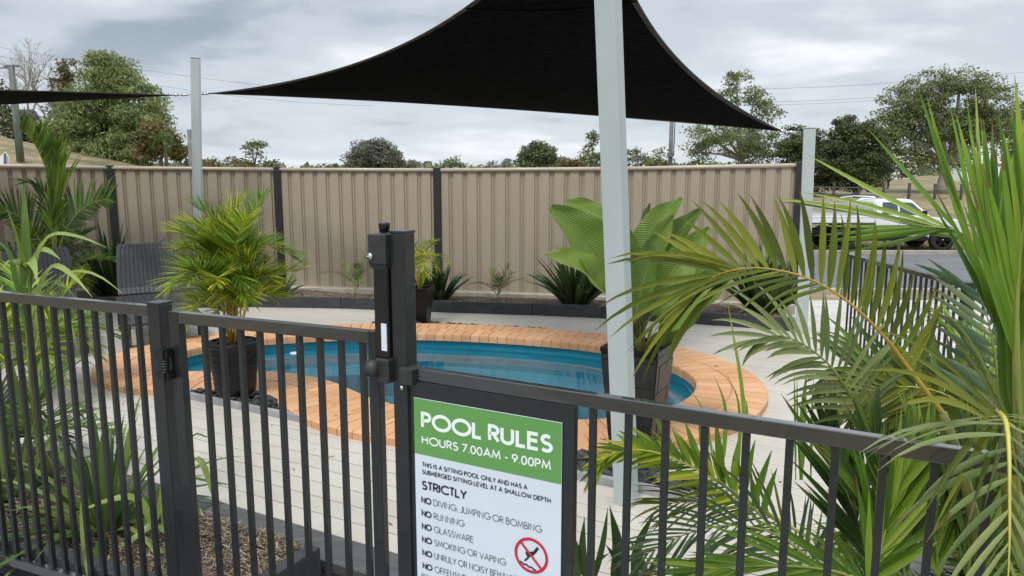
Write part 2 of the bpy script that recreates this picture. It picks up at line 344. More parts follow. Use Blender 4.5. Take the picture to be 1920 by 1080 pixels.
def sail_mat():
    m, t, b = new_mat('shade_cloth')
    tcn = nn(t, 'ShaderNodeTexCoord'); g = nn(t, 'ShaderNodeNewGeometry')
    wv = nn(t, 'ShaderNodeTexNoise'); wv.inputs['Scale'].default_value = 6; wv.inputs['Detail'].default_value = 8
    mp = nn(t, 'ShaderNodeMapping'); mp.inputs['Scale'].default_value = (1.5, 9, 9); t.links.new(g.outputs['Position'], mp.inputs[0]); t.links.new(mp.outputs[0], wv.inputs['Vector'])
    r = ramp_(t, wv.outputs['Fac'], [(.35, (.002,.0026,.0032)), (.68, (.010,.0125,.015))])
    t.links.new(r.outputs[0], b.inputs['Base Color']); b.inputs['Roughness'].default_value = .95; b.inputs['Specular IOR Level'].default_value = .05
    bp = nn(t, 'ShaderNodeBump'); bp.inputs['Strength'].default_value = .4; bp.inputs['Distance'].default_value = .01
    t.links.new(wv.outputs['Fac'], bp.inputs['Height']); t.links.new(bp.outputs[0], b.inputs['Normal'])
    return m
M['sailcloth'] = sail_mat()
M['sail_hem'] = noisy('sail_hem', (.040,.036,.033), (.075,.068,.062), 8, .8)
def water_mat():
    m, t, b = new_mat('pool_water')
    b.inputs['Base Color'].default_value = (.80,.94,.97,1); b.inputs['Roughness'].default_value = .0
    b.inputs['IOR'].default_value = 1.33; b.inputs['Transmission Weight'].default_value = 1.0
    g = nn(t, 'ShaderNodeNewGeometry'); mp = nn(t, 'ShaderNodeMapping'); mp.inputs['Scale'].default_value = (1, 1.6, 1)
    t.links.new(g.outputs['Position'], mp.inputs[0])
    n = nn(t, 'ShaderNodeTexNoise'); n.inputs['Scale'].default_value = 3.5; n.inputs['Detail'].default_value = 3
    t.links.new(mp.outputs[0], n.inputs['Vector'])
    bp = nn(t, 'ShaderNodeBump'); bp.inputs['Strength'].default_value = .2; bp.inputs['Distance'].default_value = .012
    t.links.new(n.outputs['Fac'], bp.inputs['Height']); t.links.new(bp.outputs[0], b.inputs['Normal'])
    return m
M['water'] = water_mat()
M['s_green'] = noisy('print_green', (.115,.30,.075), (.125,.32,.082), 3, .35)
M['s_white'] = noisy('print_white', (.60,.67,.74), (.63,.70,.77), 3, .3)
M['s_ink_white'] = noisy('ink_white', (.78,.84,.84), (.8,.86,.86), 3, .35)
M['s_black'] = noisy('ink_black', (.012,.012,.018), (.016,.016,.022), 3, .4)
M['s_grey'] = noisy('ink_grey', (.035,.035,.045), (.045,.045,.055), 3, .4)
M['s_red'] = noisy('ink_red', (.50,.012,.03), (.55,.016,.035), 3, .35)

# ------------------------------------------------------------------ pool outline
inner_pts = [(-3.07,6.42),(-3.02,6.12),(-2.78,5.94),(-2.40,5.90),(-2.03,5.92),(-1.70,5.81),(-1.42,5.62),(-1.20,5.38),(-.98,5.14),(-.66,4.92),(-.22,4.76),(.24,4.69),(.66,4.73),(1.02,4.90),(1.30,5.21),(1.45,5.62),(1.40,6.04),(1.20,6.42),(.85,6.80),(.40,7.04),(-.25,7.25),(-.97,7.37),(-1.6,7.36),(-2.15,7.24),(-2.62,7.06),(-2.93,6.78)]
def closed_spline(P, n):
    P = [Vector((a, b)) for a, b in P]; m = len(P); outp = []
    for i in range(m):
        p0, p1, p2, p3 = P[i-1], P[i], P[(i+1)%m], P[(i+2)%m]
        for k in range(24):
            t = k/24; outp.append(.5*((2*p1)+(p2-p0)*t+(2*p0-5*p1+4*p2-p3)*t*t+(3*p1-p0-3*p2+p3)*t**3))
    for _ in range(40): outp = [(outp[i-1]+outp[i]*2+outp[(i+1)%len(outp)])/4 for i in range(len(outp))]
    ln = [0]
    for i in range(len(outp)): ln.append(ln[-1]+(outp[(i+1)%len(outp)]-outp[i]).length)
    T = ln[-1]; res = []; j = 0
    for k in range(n):
        s = T*k/n
        while ln[j+1] < s: j += 1
        f = (s-ln[j])/(ln[j+1]-ln[j]); res.append(outp[j].lerp(outp[(j+1)%len(outp)], f))
    return res, T
INN, PER = closed_spline(inner_pts, 240)
def offs(poly, d):      # outline runs anticlockwise; positive = outward
    n = len(poly); r = []
    for i in range(n):
        t = (poly[(i+1)%n]-poly[i-1]).normalized(); r.append(poly[i]+Vector((t.y, -t.x))*(d*CW[i] if d > .2 else d))
    return r
def area(P): return sum(P[i].x*P[(i+1)%len(P)].y-P[(i+1)%len(P)].x*P[i].y for i in range(len(P)))/2
if area(INN) < 0: INN.reverse()
def smooth(P, k):
    for _ in range(k): P = [(P[i-1]+P[i]*2+P[(i+1)%len(P)])/4 for i in range(len(P))]
    return P
COPW = .52
CW = [1-.06*math.exp(-((p.x+2.02)/.42)**2)*(1 if p.y < 6.3 else 0)+.10*math.exp(-((p.x+.9)/.45)**2)*(1 if p.y < 6 else 0) for p in INN]
OUTL = smooth(offs(INN, COPW), 6); MIDL = smooth(offs(INN, COPW/2), 4)
def inside(x, y, P):
    c = False; n = len(P); j = n-1
    for i in range(n):
        a, b = P[i], P[j]
        if (a.y > y) != (b.y > y) and x < (b.x-a.x)*(y-a.y)/(b.y-a.y)+a.x: c = not c
        j = i
    return c

# ------------------------------------------------------------------ terrain
def ss(t): t = max(0, min(1, t)); return t*t*(3-2*t)
def hz_(x, y):
    back = ss((y-10.6)/4.2); right = ss((x-3.3)/.5)*ss((y-2)/1.5)
    z = -.05 - .30*right*(1-ss((y-10)/5)) - .80*max(back, ss((y-10)/5)*right)
    z = min(z, -.05) if z > -.84 else -.85
    if y > 27: z += .022*min(y-27, 90)
    if y > 20:
        a = max(0, min(1.2, -x/y-.27))
        z += (a*9.5+.45*ss(a/.06))*ss((y-22)/22)*(1-ss((y-56)/34))
    if y > 30: z += .25*(noise.noise(V(x*.08, y*.08, 0)))*ss((y-30)/20)
    return z
def axis(lo, hi, c0, c1, fine, g=1.13):
    v = list(np.arange(c0, c1+1e-6, fine)); s = fine; x = v[0]
    left = []
    while x > lo: s *= g; x -= s; left.append(x)
    s = fine; x = v[-1]; rt = []
    while x < hi: s *= g; x += s; rt.append(x)
    return left[::-1]+v+rt
xs = axis(-420, 420, -5, 4, .12, 1.10); ys = axis(-60, 900, -.5, 12, .12, 1.08)
tv = [(x, y, hz_(x, y)) for y in ys for x in xs]; nx = len(xs); tf = []
CUT = offs(INN, .10)
for j in range(len(ys)-1):
    for i in range(nx-1):
        x, y = xs[i], ys[j]
        if -3.7 < x < 2.2 and 4 < y < 8.2:
            if any(inside(a, b, CUT) for a, b in ((x, y), (xs[i+1], y), (x, ys[j+1]), (xs[i+1], ys[j+1]))): continue
        tf.append((j*nx+i, j*nx+i+1, (j+1)*nx+i+1, (j+1)*nx+i))
gob = np_obj('ground', tv, tf, None, M['terrain'], smooth=True); gob.data.materials.append(M['soil'])
gob.data.polygons.foreach_set('material_index', np.array([1 if (-8.3 < tv[f[0]][0] < 3.2 and 2.35 < tv[f[0]][1] < 9.7) else 0 for f in tf], np.int32))
tag(gob, 'dry grass ground running from the garden up to the hills', kind='structure')

def sheet(name, pts, mat, dz, res=1.0, label=None):
    """flat-lying sheet following the terrain inside a convex quad"""
    a, b, c, d = [V(*p, 0) for p in pts]; n1_ = max(2, int((b-a).length/res)); n2__ = max(2, int((d-a).length/res)); vs = []
    for j in range(n2__+1):
        for i in range(n1_+1):
            p = a.lerp(b, i/n1_).lerp(d.lerp(c, i/n1_), j/n2__); vs.append((p.x, p.y, hz_(p.x, p.y)+dz))
    fs = [(j*(n1_+1)+i, j*(n1_+1)+i+1, (j+1)*(n1_+1)+i+1, (j+1)*(n1_+1)+i) for j in range(n2__) for i in range(n1_)]
    return tag(np_obj(name, vs, fs, None, mat), label, kind='structure')
sheet('road', [(-40, 15.6), (160, 15.6), (160, 23.0), (-40, 23.0)], M['asphalt'], .012, 2.0, 'grey asphalt road beyond the garden fence')
sheet('driveway', [(3.62, 1.0), (16, 1.0), (16, 14.6), (3.62, 14.6)], M['concrete'], .012, .5, 'pale concrete apron between the garden and the road')
k_ = MB(); k_.box((60, 23.12, -.79), (200, .24, .14)); k_.build('kerb', M['kerb']); tag(bpy.data.objects['kerb'], 'pale concrete kerb along the far edge of the road', kind='structure')
k_ = MB(); k_.box((60, 15.48, -.80), (200, .22, .11)); tag(k_.build('kerb', M['kerb']), 'pale concrete kerb along the near edge of the road', kind='structure')
sheet('path', [(-5.5, -.4), (2.6, -.4), (2.6, 2.75), (-5.5, 2.75)], M['edging'], .012, .5, 'grey concrete path outside the pool gate')

# ------------------------------------------------------------------ deck
deck = empty('deck', (0, 0, 0), 0, 'pale grey boarded deck around the pool', None, None, 'structure')
U = Vector((.8829, -.4695)); W_ = Vector((.4695, .8829)); V0 = 2.457; PIT = .1425
r2 = random.Random(3); planks = []
rowi = 0; v = V0
while v < 9.9:
    vm = v+PIT/2
    ulo, uhi = -14.0, 10.0
    def ok(u, vv):
        p = U*u+W_*vv; return -8.4 < p.x < 3.30 and p.y > 1.6 and p.y < 9.55-.16*(p.x) - (0.25*max(0, p.x-1)) 
    st = .05; us = [ulo+st*i for i in range(int((uhi-ulo)/st))]
    flags = []
    for u in us:
        f = ok(u, vm)
        if f:
            for q in (v, vm, v+PIT):
                p = U*u+W_*q
                if -3.8 < p.x < 2.3 and 4 < p.y < 8.2 and inside(p.x, p.y, MIDL): f = False; break
        flags.append(f)
    i = 0
    while i < len(us):
        if flags[i]:
            j = i
            while j+1 < len(us) and flags[j+1]: j += 1
            a, b = us[i], us[j]
            x = a; first = True
            while x < b-.02:
                ln_ = (1.1 + 1.3*r2.random()) if first else 2.4
                e_ = min(b, x+ln_)
                if b-e_ < .35: e_ = b
                planks.append((x, e_, v)); x = e_; first = False
            i = j+1
        else: i += 1
    v += PIT; rowi += 1
for a, b, v in planks:
    m = MB(); g_ = .0095; z = r2.uniform(-.0008, .0008)
    p = [U*(a+.0006)+W_*(v+g_/2), U*(b-.0006)+W_*(v+g_/2), U*(b-.0006)+W_*(v+PIT-g_/2), U*(a+.0006)+W_*(v+PIT-g_/2)]
    c = sum(p, Vector((0, 0)))/4; e_ = .0022
    q = [p[0]+W_*e_, p[1]+W_*e_, p[2]-W_*e_, p[3]-W_*e_]
    m.add([(x.x, x.y, -.028) for x in p]+[(x.x, x.y, -.0025+z) for x in p]+[(x.x, x.y, z) for x in q],
          [(0,1,5,4),(1,2,6,5),(2,3,7,6),(3,0,4,7),(4,5,9,8),(5,6,10,9),(6,7,11,10),(7,4,8,11),(8,9,10,11)])
    m.build('plank', M['deck'], deck)

# ------------------------------------------------------------------ pool
pool = empty('swimming_pool', (-.8, 6, 0), 0, 'small kidney shaped plunge pool with teal shell and terracotta brick coping', 'pool')
def ring_strip(mb, A, za, B, zb, smooth_=True):
    n = len(A); mb.add([(p.x, p.y, za) for p in A]+[(p.x, p.y, zb) for p in B], [(i, (i+1)%n, n+(i+1)%n, n+i) for i in range(n)], smooth_)
m = MB(); prof = [(.03, .015), (.03, -.20), (-.10, -.235)]
prof2 = [(-.15, -.245), (-.20, -.58), (-.50, -.62), (-.60, -1.15)]
lines = {}
def ln(d):
    if d not in lines: lines[d] = smooth(offs(INN, d), 8 if d < -.3 else 2)
    return lines[d]
for (d0, z0), (d1, z1) in zip(prof[:-1], prof[1:]): ring_strip(m, ln(d0), z0, ln(d1), z1)
for (d0, z0), (d1, z1) in zip(prof2[:-1], prof2[1:]): ring_strip(m, ln(d0), z0, ln(d1), z1)
b_ = len(m.v); m.v += [(p.x, p.y, -1.15) for p in ln(-.60)]; m.f.append(tuple(range(b_, b_+240))); m.sm.append(False)
m.build('shell', M['shell'], pool)
m = MB(); ring_strip(m, ln(-.10), -.235, ln(-.15), -.245); m.build('ledge_strip', M['shell_light'], pool)
for x, y in ((555, 661), (702, 660)):
    m = MB(); p = gr(x, y, -.08); m.lathe([(0, .0), (.05, .0), (.05, -.01), (.03, -.014), (0, -.014)], (p.x, p.y-.02, -.075), 16); m.build('float_cap', M['white'], pool)
m = MB(); wl = offs(INN, .025); m.add([(p.x, p.y, -.088) for p in wl], [tuple(range(240))]); 
tag(m.build('pool_water', M['water']), 'still teal pool water reflecting the fence', kind='structure')
# mortar bed and bricks
m = MB(); IN2 = ln(.015); OUT2 = smooth(offs(INN, COPW-.015), 6)
ring_strip(m, IN2, .046, OUT2, .046); ring_strip(m, OUT2, .046, OUT2, -.005); ring_strip(m, IN2, -.01, IN2, .046)
m.build('mortar_bed', M['grout'], pool)
def along(P, s):
    n = len(P); f = (s % 1.0)*n; i = int(f); return P[i % n].lerp(P[(i+1)%n], f-i)
NB = 124
for ring, (d0, d1) in enumerate(((-.012, .255), (.262, COPW))):
    A = smooth(offs(INN, d0), 2 if d0 < .2 else 4); B = smooth(offs(INN, d1), 4 if d1 < .4 else 6)
    for k in range(NB):
        s0 = (k+.5*ring)/NB; gap = .0045/PER
        s1 = s0+1/NB-gap*1.0
        p = [along(A, s0), along(A, s1), along(B, s1), along(B, s0)]
        c = sum(p, Vector((0, 0)))/4; e_ = .006; z1 = .058+rnd.uniform(-.0012, .0012)
        q = [x+(c-x).normalized()*e_ for x in p]
        mm = MB()
        if ring == 0:   # bullnose over the water
            tA = (B[0]-A[0])
            n0 = (p[3]-p[0]).normalized(); q[0] = p[0]+n0*.02; q[1] = p[1]+n0*.02
            r_ = [p[0]+n0*.004, p[1]+n0*.004]
            mm.add([(x.x, x.y, -.012) for x in p]+[(x.x, x.y, z1-.008) for x in p]+[(x.x, x.y, z1) for x in q]+[(r_[0].x, r_[0].y, z1-.022), (r_[1].x, r_[1].y, z1-.022)]+[((p[0]+n0*.008).x, (p[0]+n0*.008).y, z1-.006), ((p[1]+n0*.008).x, (p[1]+n0*.008).y, z1-.006)],
                [(0,1,13,12),(12,13,15,14),(14,15,9,8),(1,2,6,9,15,13),(2,3,7,6),(3,0,12,14,8,7),(6,7,11,10),(9,6,10),(7,8,11),(8,9,10,11)])
        else:
            n0 = (p[3]-p[0]).normalized(); q[2] = p[2]-n0*.014; q[3] = p[3]-n0*.014
            mm.add([(x.x, x.y, -.002) for x in p]+[(x.x, x.y, z1-.010) for x in p]+[(x.x, x.y, z1) for x in q],
                [(0,1,5,4),(1,2,6,5),(2,3,7,6),(3,0,4,7),(4,5,9,8),(5,6,10,9),(6,7,11,10),(7,4,8,11),(8,9,10,11)])
        mm.build('coping_brick', M['brick'], pool)

# ------------------------------------------------------------------ pebbles
def pebbles(name, pts, label, size=(.018, .038)):
    vs = []; fs = []; va = []; b = 0
    ico = [(0,0,-1),(.72,-.53,-.45),(-.28,-.85,-.45),(-.89,0,-.45),(-.28,.85,-.45),(.72,.53,-.45),(.28,-.85,.45),(-.72,-.53,.45),(-.72,.53,.45),(.28,.85,.45),(.89,0,.45),(0,0,1)]
    tri = [(0,1,2),(1,0,5),(0,2,3),(0,3,4),(0,4,5),(1,5,10),(2,1,6),(3,2,7),(4,3,8),(5,4,9),(1,10,6),(2,6,7),(3,7,8),(4,8,9),(5,9,10),(6,10,11),(7,6,11),(8,7,11),(9,8,11),(10,9,11)]
    for x, y, z in pts:
        s = rnd.uniform(*size); M3 = Matrix.Rotation(rnd.uniform(0, 6.3), 3, 'Z') @ Matrix.Rotation(rnd.uniform(-.5, .5), 3, 'X') @ Matrix.Diagonal((s*rnd.uniform(.8, 1.35), s*rnd.uniform(.7, 1), s*rnd.uniform(.45, .75)))
        for q in ico:
            p = M3 @ (Vector(q)*rnd.uniform(.88, 1.1)); vs.append((x+p.x, y+p.y, z+p.z))
        t_ = rnd.random()
        for f in tri: fs.append([b+i for i in f]); va.append(t_)
        b += 12
    return tag(np_obj(name, vs, fs, va, M['pebble'], smooth=True), label, kind='stuff')
pt = []
for _ in range(8000):
    u = rnd.uniform(-6.5, 3); v = rnd.uniform(3.61, 4.9); p = U*u+W_*v
    if -2.95 < p.x < -1.12 and p.y < 6.0 and not inside(p.x, p.y, OUTL): pt.append((p.x, p.y, .012+rnd.random()*.045))
pebbles('pebbles', pt, 'black pebbles between grey edging and the coping around the round pot')
pt = []
for _ in range(3400):
    u = rnd.uniform(-3, 3); v = rnd.uniform(3.61, 4.6); p = U*u+W_*v
    if .0 < p.x < .60+.36*min(1, max(0, (4.05-p.y)/.3))+.12 and p.y < 4.45 and not inside(p.x, p.y, OUTL): pt.append((p.x, p.y, .012+rnd.random()*.035))
pebbles('pebbles', pt, 'black pebbles below the tall square pot beside the pale post', (.022, .042))
pt = []
for _ in range(900):
    x = rnd.uniform(-1.55, .35); y0 = 7.80-.20*(x+1); p = (x, rnd.uniform(7.5, 8.16-.30*(x+1.1)))
    if not inside(p[0], p[1], OUTL): pt.append((p[0], p[1], .01+rnd.random()*.02))
pebbles('pebbles', pt, 'thin wedge of black pebbles behind the far coping')
def edging(a, b, label):
    m = MB(); p, q = V(a[0], a[1], .02), V(b[0], b[1], .02); m.bar(p, q, .035, .055)
    tag(m.build('edging_strip', M['edging'], None, .003), label, 'edging')
uv = lambda x, v: (lambda u: (U*u+W_*v))((x-W_.x*v)/U.x)
edging(uv(-2.95, 3.582), uv(-1.17, 3.582), 'low grey edging strip in front of the round pot pebbles')
edging(uv(.05, 3.582), uv(1.02, 3.582), 'low grey edging strip behind the pale shade post')
pt = []
for _ in range(1500):
    x = rnd.uniform(-2.6, -1.2); y = rnd.uniform(2.0, 2.62); pt.append((x, y-.30*(x+2.2)*1.2-.15, .0+rnd.random()*.03))
pebbles('pebbles', [p for p in pt], 'dark crushed stones outside the left fence', (.02, .045))

# ------------------------------------------------------------------ back garden bed and beige fence
fp = [  # post x-bearing, depth, top z
    (-120, 9.95, 1.79), (207, 10.75, 1.757), (520, 10.88, 1.735), (820, 10.45, 1.722), (1158, 9.95, 1.738), (1500, 9.32, 1.778)]
fpts = []
for x, Y, z in fp:
    p = at(x, 318, Y); fpts.append(V(p.x, Y, z))
fence = empty('metal_fence', (fpts[2].x, fpts[2].y, 0), 0, 'tall beige ribbed steel fence with dark posts across the back', 'fence')
FB = -.045
for i in range(len(fpts)-1):
    a, b = fpts[i], fpts[i+1]; d = Vector((b.x-a.x, b.y-a.y)); Ln = d.length; d.normalize(); nrm = Vector((d.y, -d.x))
    if nrm.y > 0: nrm = -nrm
    st = .05; usable = Ln-.06; npan = 3; ws = usable/npan
    for k in range(npan):
        s0 = .03+k*ws; prof_ = []; pit = ws/4
        for q in range(4):
            o_ = s0+q*pit
            prof_ += [(o_, 0), (o_+pit*.62, 0), (o_+pit*.665, -.021), (o_+pit*.77, -.021), (o_+pit*.81, -.008), (o_+pit*.85, -.021), (o_+pit*.955, -.021)]
        prof_.append((s0+ws, 0))
        vs = []
        for s_, off in prof_:
            p = Vector((a.x, a.y))+d*s_+nrm*off; zt = a.z+(b.z-a.z)*s_/Ln-.02
            vs += [(p.x, p.y, FB), (p.x, p.y, zt)]
        fs = [(2*j, 2*j+2, 2*j+3, 2*j+1) for j in range(len(prof_)-1)]
        m = MB(); m.add(vs, fs); m.build('fence_sheet', M['sheet'], fence)
    m = MB(); h = V(nrm.x, nrm.y, 0)*.004
    m.tube([V(a.x, a.y, a.z-.012)+V(d.x, d.y, 0)*.03+h, V(b.x, b.y, b.z-.012)-V(d.x, d.y, 0)*.03+h], .028, 10); m.build('top_rail', M['sheet_rail'], fence)
    m = MB(); m.bar(V(a.x, a.y, FB+.02)+h, V(b.x, b.y, FB+.02)+h, .05, .10); m.build('bottom_rail', M['sheet_rail'], fence)
for i, p in enumerate(fpts):
    m = MB(); dd = fpts[min(i+1, 5)]-fpts[max(i-1, 0)]; an = math.atan2(dd.y, dd.x)
    m.box((p.x, p.y, p.z/2), (.10, .07, p.z+.02), an)
    m.box((p.x, p.y, p.z+.016), (.106, .076, .012), an); m.build('post', M['fence_post'], fence, .004)
# sill of cement along the foot of the fence
m = MB()
for i in range(5):
    a, b = fpts[i], fpts[i+1]; o_ = V(0, -.10, 0)
    m.bar(V(a.x, a.y, -.035)+o_, V(b.x, b.y, -.035)+o_, .12, .11)
tag(m.build('concrete_sill', M['cement']), 'pale cement strip along the foot of the beige fence', kind='structure')
# bed edge sleepers
edge = [(-7.4, 8.6), (-5.6, 9.0), (-4.6, 9.10), (-3.3, 9.20), (-2.13, 9.10), (-1.04, 8.88), (.25, 8.66), (1.05, 8.47), (1.93, 8.20), (3.02, 7.75)]
bed = MB(); bt = .10
back = []
for x, y in edge: back.append((x*1.09, y+1.75 if x < -3 else y+ (10.3-.17*(x+2.1)-y if x < 2 else 1.45)))
n = len(edge)
bed.add([(x, y+.03, bt) for x, y in edge]+[(x, y, -.005) for x, y in back], [(i, i+1, n+i+1, n+i) for i in range(n-1)])
tag(bed.build('garden_soil', M['mulch']), 'brown mulched bed along the foot of the beige fence', kind='structure')
for i in range(n-1):
    a, b = V(*edge[i], .068), V(*edge[i+1], .068); d = (b-a).normalized()*.004
    m = MB(); m.bar(a+d, b-d, .05, .142+rnd.uniform(-.006, .006))
    tag(m.build('garden_sleeper', M['sleeper'], None, .004), 'charcoal sleeper %s' % ['at the far left end of the bed edge', 'behind the left lounger', 'between the two loungers', 'behind the right lounger', 'left of the black latch tube', 'behind the small black square pot', 'in the middle of the bed edge in front of a seedling palm', 'behind the paddle leaf plant', 'right of the paddle leaf plant'][i], 'sleeper', 'charcoal sleepers edging the back bed') if i < 9 else None
def straw(name, region, n, z, label, L=(.02, .07)):
    vs = []; fs = []; va = []; b = 0
    for _ in range(n):
        x, y = region()
        a = rnd.uniform(0, math.pi); l = rnd.uniform(*L); w_ = rnd.uniform(.0015, .005); t_ = rnd.uniform(-.35, .35)
        zc = (z if not callable(z) else z(x, y))+rnd.uniform(0, .022); dx_, dy_ = math.cos(a), math.sin(a)
        for s_, ww in ((-1, .6), (1, .6)):
            vs += [(x+dx_*l/2*s_-dy_*w_*ww, y+dy_*l/2*s_+dx_*w_*ww, zc+s_*t_*l/2), (x+dx_*l/2*s_+dy_*w_*ww, y+dy_*l/2*s_-dx_*w_*ww, zc+s_*t_*l/2+.001)]
        fs.append((b, b+1, b+3, b+2)); va.append(rnd.random()); b += 4
    tag(np_obj(name, vs, fs, va, M['straw']), label, kind='stuff')
def reg_back():
    t = rnd.uniform(0, n-1.001); i = int(t); f = t-i; k = rnd.random()
    x0 = edge[i][0]*(1-f)+edge[i+1][0]*f; y0 = edge[i][1]*(1-f)+edge[i+1][1]*f; x1 = back[i][0]*(1-f)+back[i+1][0]*f; y1 = back[i][1]*(1-f)+back[i+1][1]*f
    BK[0] = k
    return x0+(x1-x0)*k, y0+.05+(y1-y0-.1)*k
BK = [0]
straw('mulch', reg_back, 9000, lambda x, y: .095-.10*BK[0], 'loose brown bark mulch in the back bed', (.03, .09))
# front left bed: flat sleeper, end sleeper, front sleeper, mulch
a = U*(-6.0)+W_*(V0-.10); b = U*(3.0)+W_*(V0-.10)
for k in range(3):
    s0 = -6.0+3.0*k; a = U*(s0+.003)+W_*(V0-.101); b = U*(s0+2.997)+W_*(V0-.101)
    m = MB(); m.bar(V(a.x, a.y, -.022), V(b.x, b.y, -.022), .196, .05)
    tag(m.build('flat_sleeper', M['flat_sleeper'], None, .004), 'grey woodgrain sleeper laid flat %s' % ['far left along the front edge of the deck', 'along the deck edge behind the mulch bed and gate', 'along the deck edge under the palms on the right'][k], 'sleeper')
m = MB(); m.bar(V(-.835, 2.93, .04), V(-1.06, 2.52, .04), .06, .13); tag(m.build('garden_sleeper', M['sleeper'], None, .004), 'short charcoal sleeper closing the right end of the mulch bed', 'sleeper')
m = MB(); m.bar(V(-3.9, 3.69, .05), V(-1.06, 2.50, .05), .07, .15); tag(m.build('garden_sleeper', M['sleeper'], None, .004), 'long charcoal sleeper along the foot of the left pool fence', 'sleeper')
bedv = [(-3.9, 3.70), (-1.06, 2.52), (-.84, 2.92), tuple(U*(-3.6)+W_*(V0-.19))]
fl = [(-1.06, 2.50), (-.84, 2.93)]
A1 = U*(-6.0)+W_*(V0-.19); A2 = uv(-.86, V0-.19)
mb = MB(); mb.add([(-4.0, 3.74, .06), (-1.05, 2.50, .06), (-.85, A2.y, .03), (A1.x, A1.y, .0)], [(0,1,2,3)])
tag(mb.build('garden_soil', M['mulch']), 'mulched bed inside the left pool fence', kind='structure')
def reg_front():
    k, j = rnd.random(), rnd.random()
    p = V(-4.0, 3.74, 0).lerp(V(-1.07, 2.52, 0), k); q = V(A1.x, A1.y, 0).lerp(V(-.87, A2.y, 0), k)
    r_ = p.lerp(q, j); return r_.x, r_.y
straw('mulch', reg_front, 15000, .045, 'straw coloured sugarcane mulch in the bed by the gate', (.02, .06))
# right hand bed under the palms
mb = MB(); mb.add([(.55, 1.95, .03), (2.6, .9, .03), (3.3, 3.6, .03), (1.7, 2.75, .03)], [(0,1,2,3)])
tag(mb.build('garden_soil', M['mulch']), 'dark mulched bed under the right hand palms', kind='structure')

# ------------------------------------------------------------------ shade posts and sails
def shs(name, base, top, w_, yaw, label, group='pale grey steel shade sail posts'):
    e_ = empty(name, base, 0, label, 'post', group)
    m = MB(); base, top = V(*base), V(*top); d = (top-base).normalized(); x = V(math.cos(yaw), math.sin(yaw), 0)
    y = d.cross(x).normalized(); x = y.cross(d).normalized()
    vs = [p+x*i*w_/2+y*j*w_/2 for p in (base, top) for i, j in ((-1,-1),(1,-1),(1,1),(-1,1))]
    m.add(vs, [(0,3,2,1),(4,5,6,7),(0,1,5,4),(1,2,6,5),(2,3,7,6),(3,0,4,7)]); m.build('shaft', M['post_grey'], e_, .006)
    m = MB(); t = top+d*.004
    vs = [p+x*i*(w_/2+.004)+y*j*(w_/2+.004) for p in (t, t+d*.012) for i, j in ((-1,-1),(1,-1),(1,1),(-1,1))]
    m.add(vs, [(0,3,2,1),(4,5,6,7),(0,1,5,4),(1,2,6,5),(2,3,7,6),(3,0,4,7)]); m.build('cap', M['post_grey'], e_, .003)
    return e_, d, x
np_base = V(.585, 3.57, .0); np_mid = at(1140, 0, 3.52)
np_top = np_base + (np_mid-np_base)*1.30
p_near, dn, _ = shs('shade_post', np_base, np_top, .10, R(-28), 'nearest pale grey square post rising in front of the tall square pot')
lp_base = gr(373, 553); lp_top = at(366.5, 110, 10.0); shs('shade_post', lp_base, lp_top, .11, R(12), 'pale grey post behind the bright potted palm at the left')
rp_base = V(3.07, 7.68, 0); rp_top = at(1518, 242, 7.66); shs('shade_post', rp_base, rp_top, .115, R(-20), 'pale grey post at the right end of the beige fence')
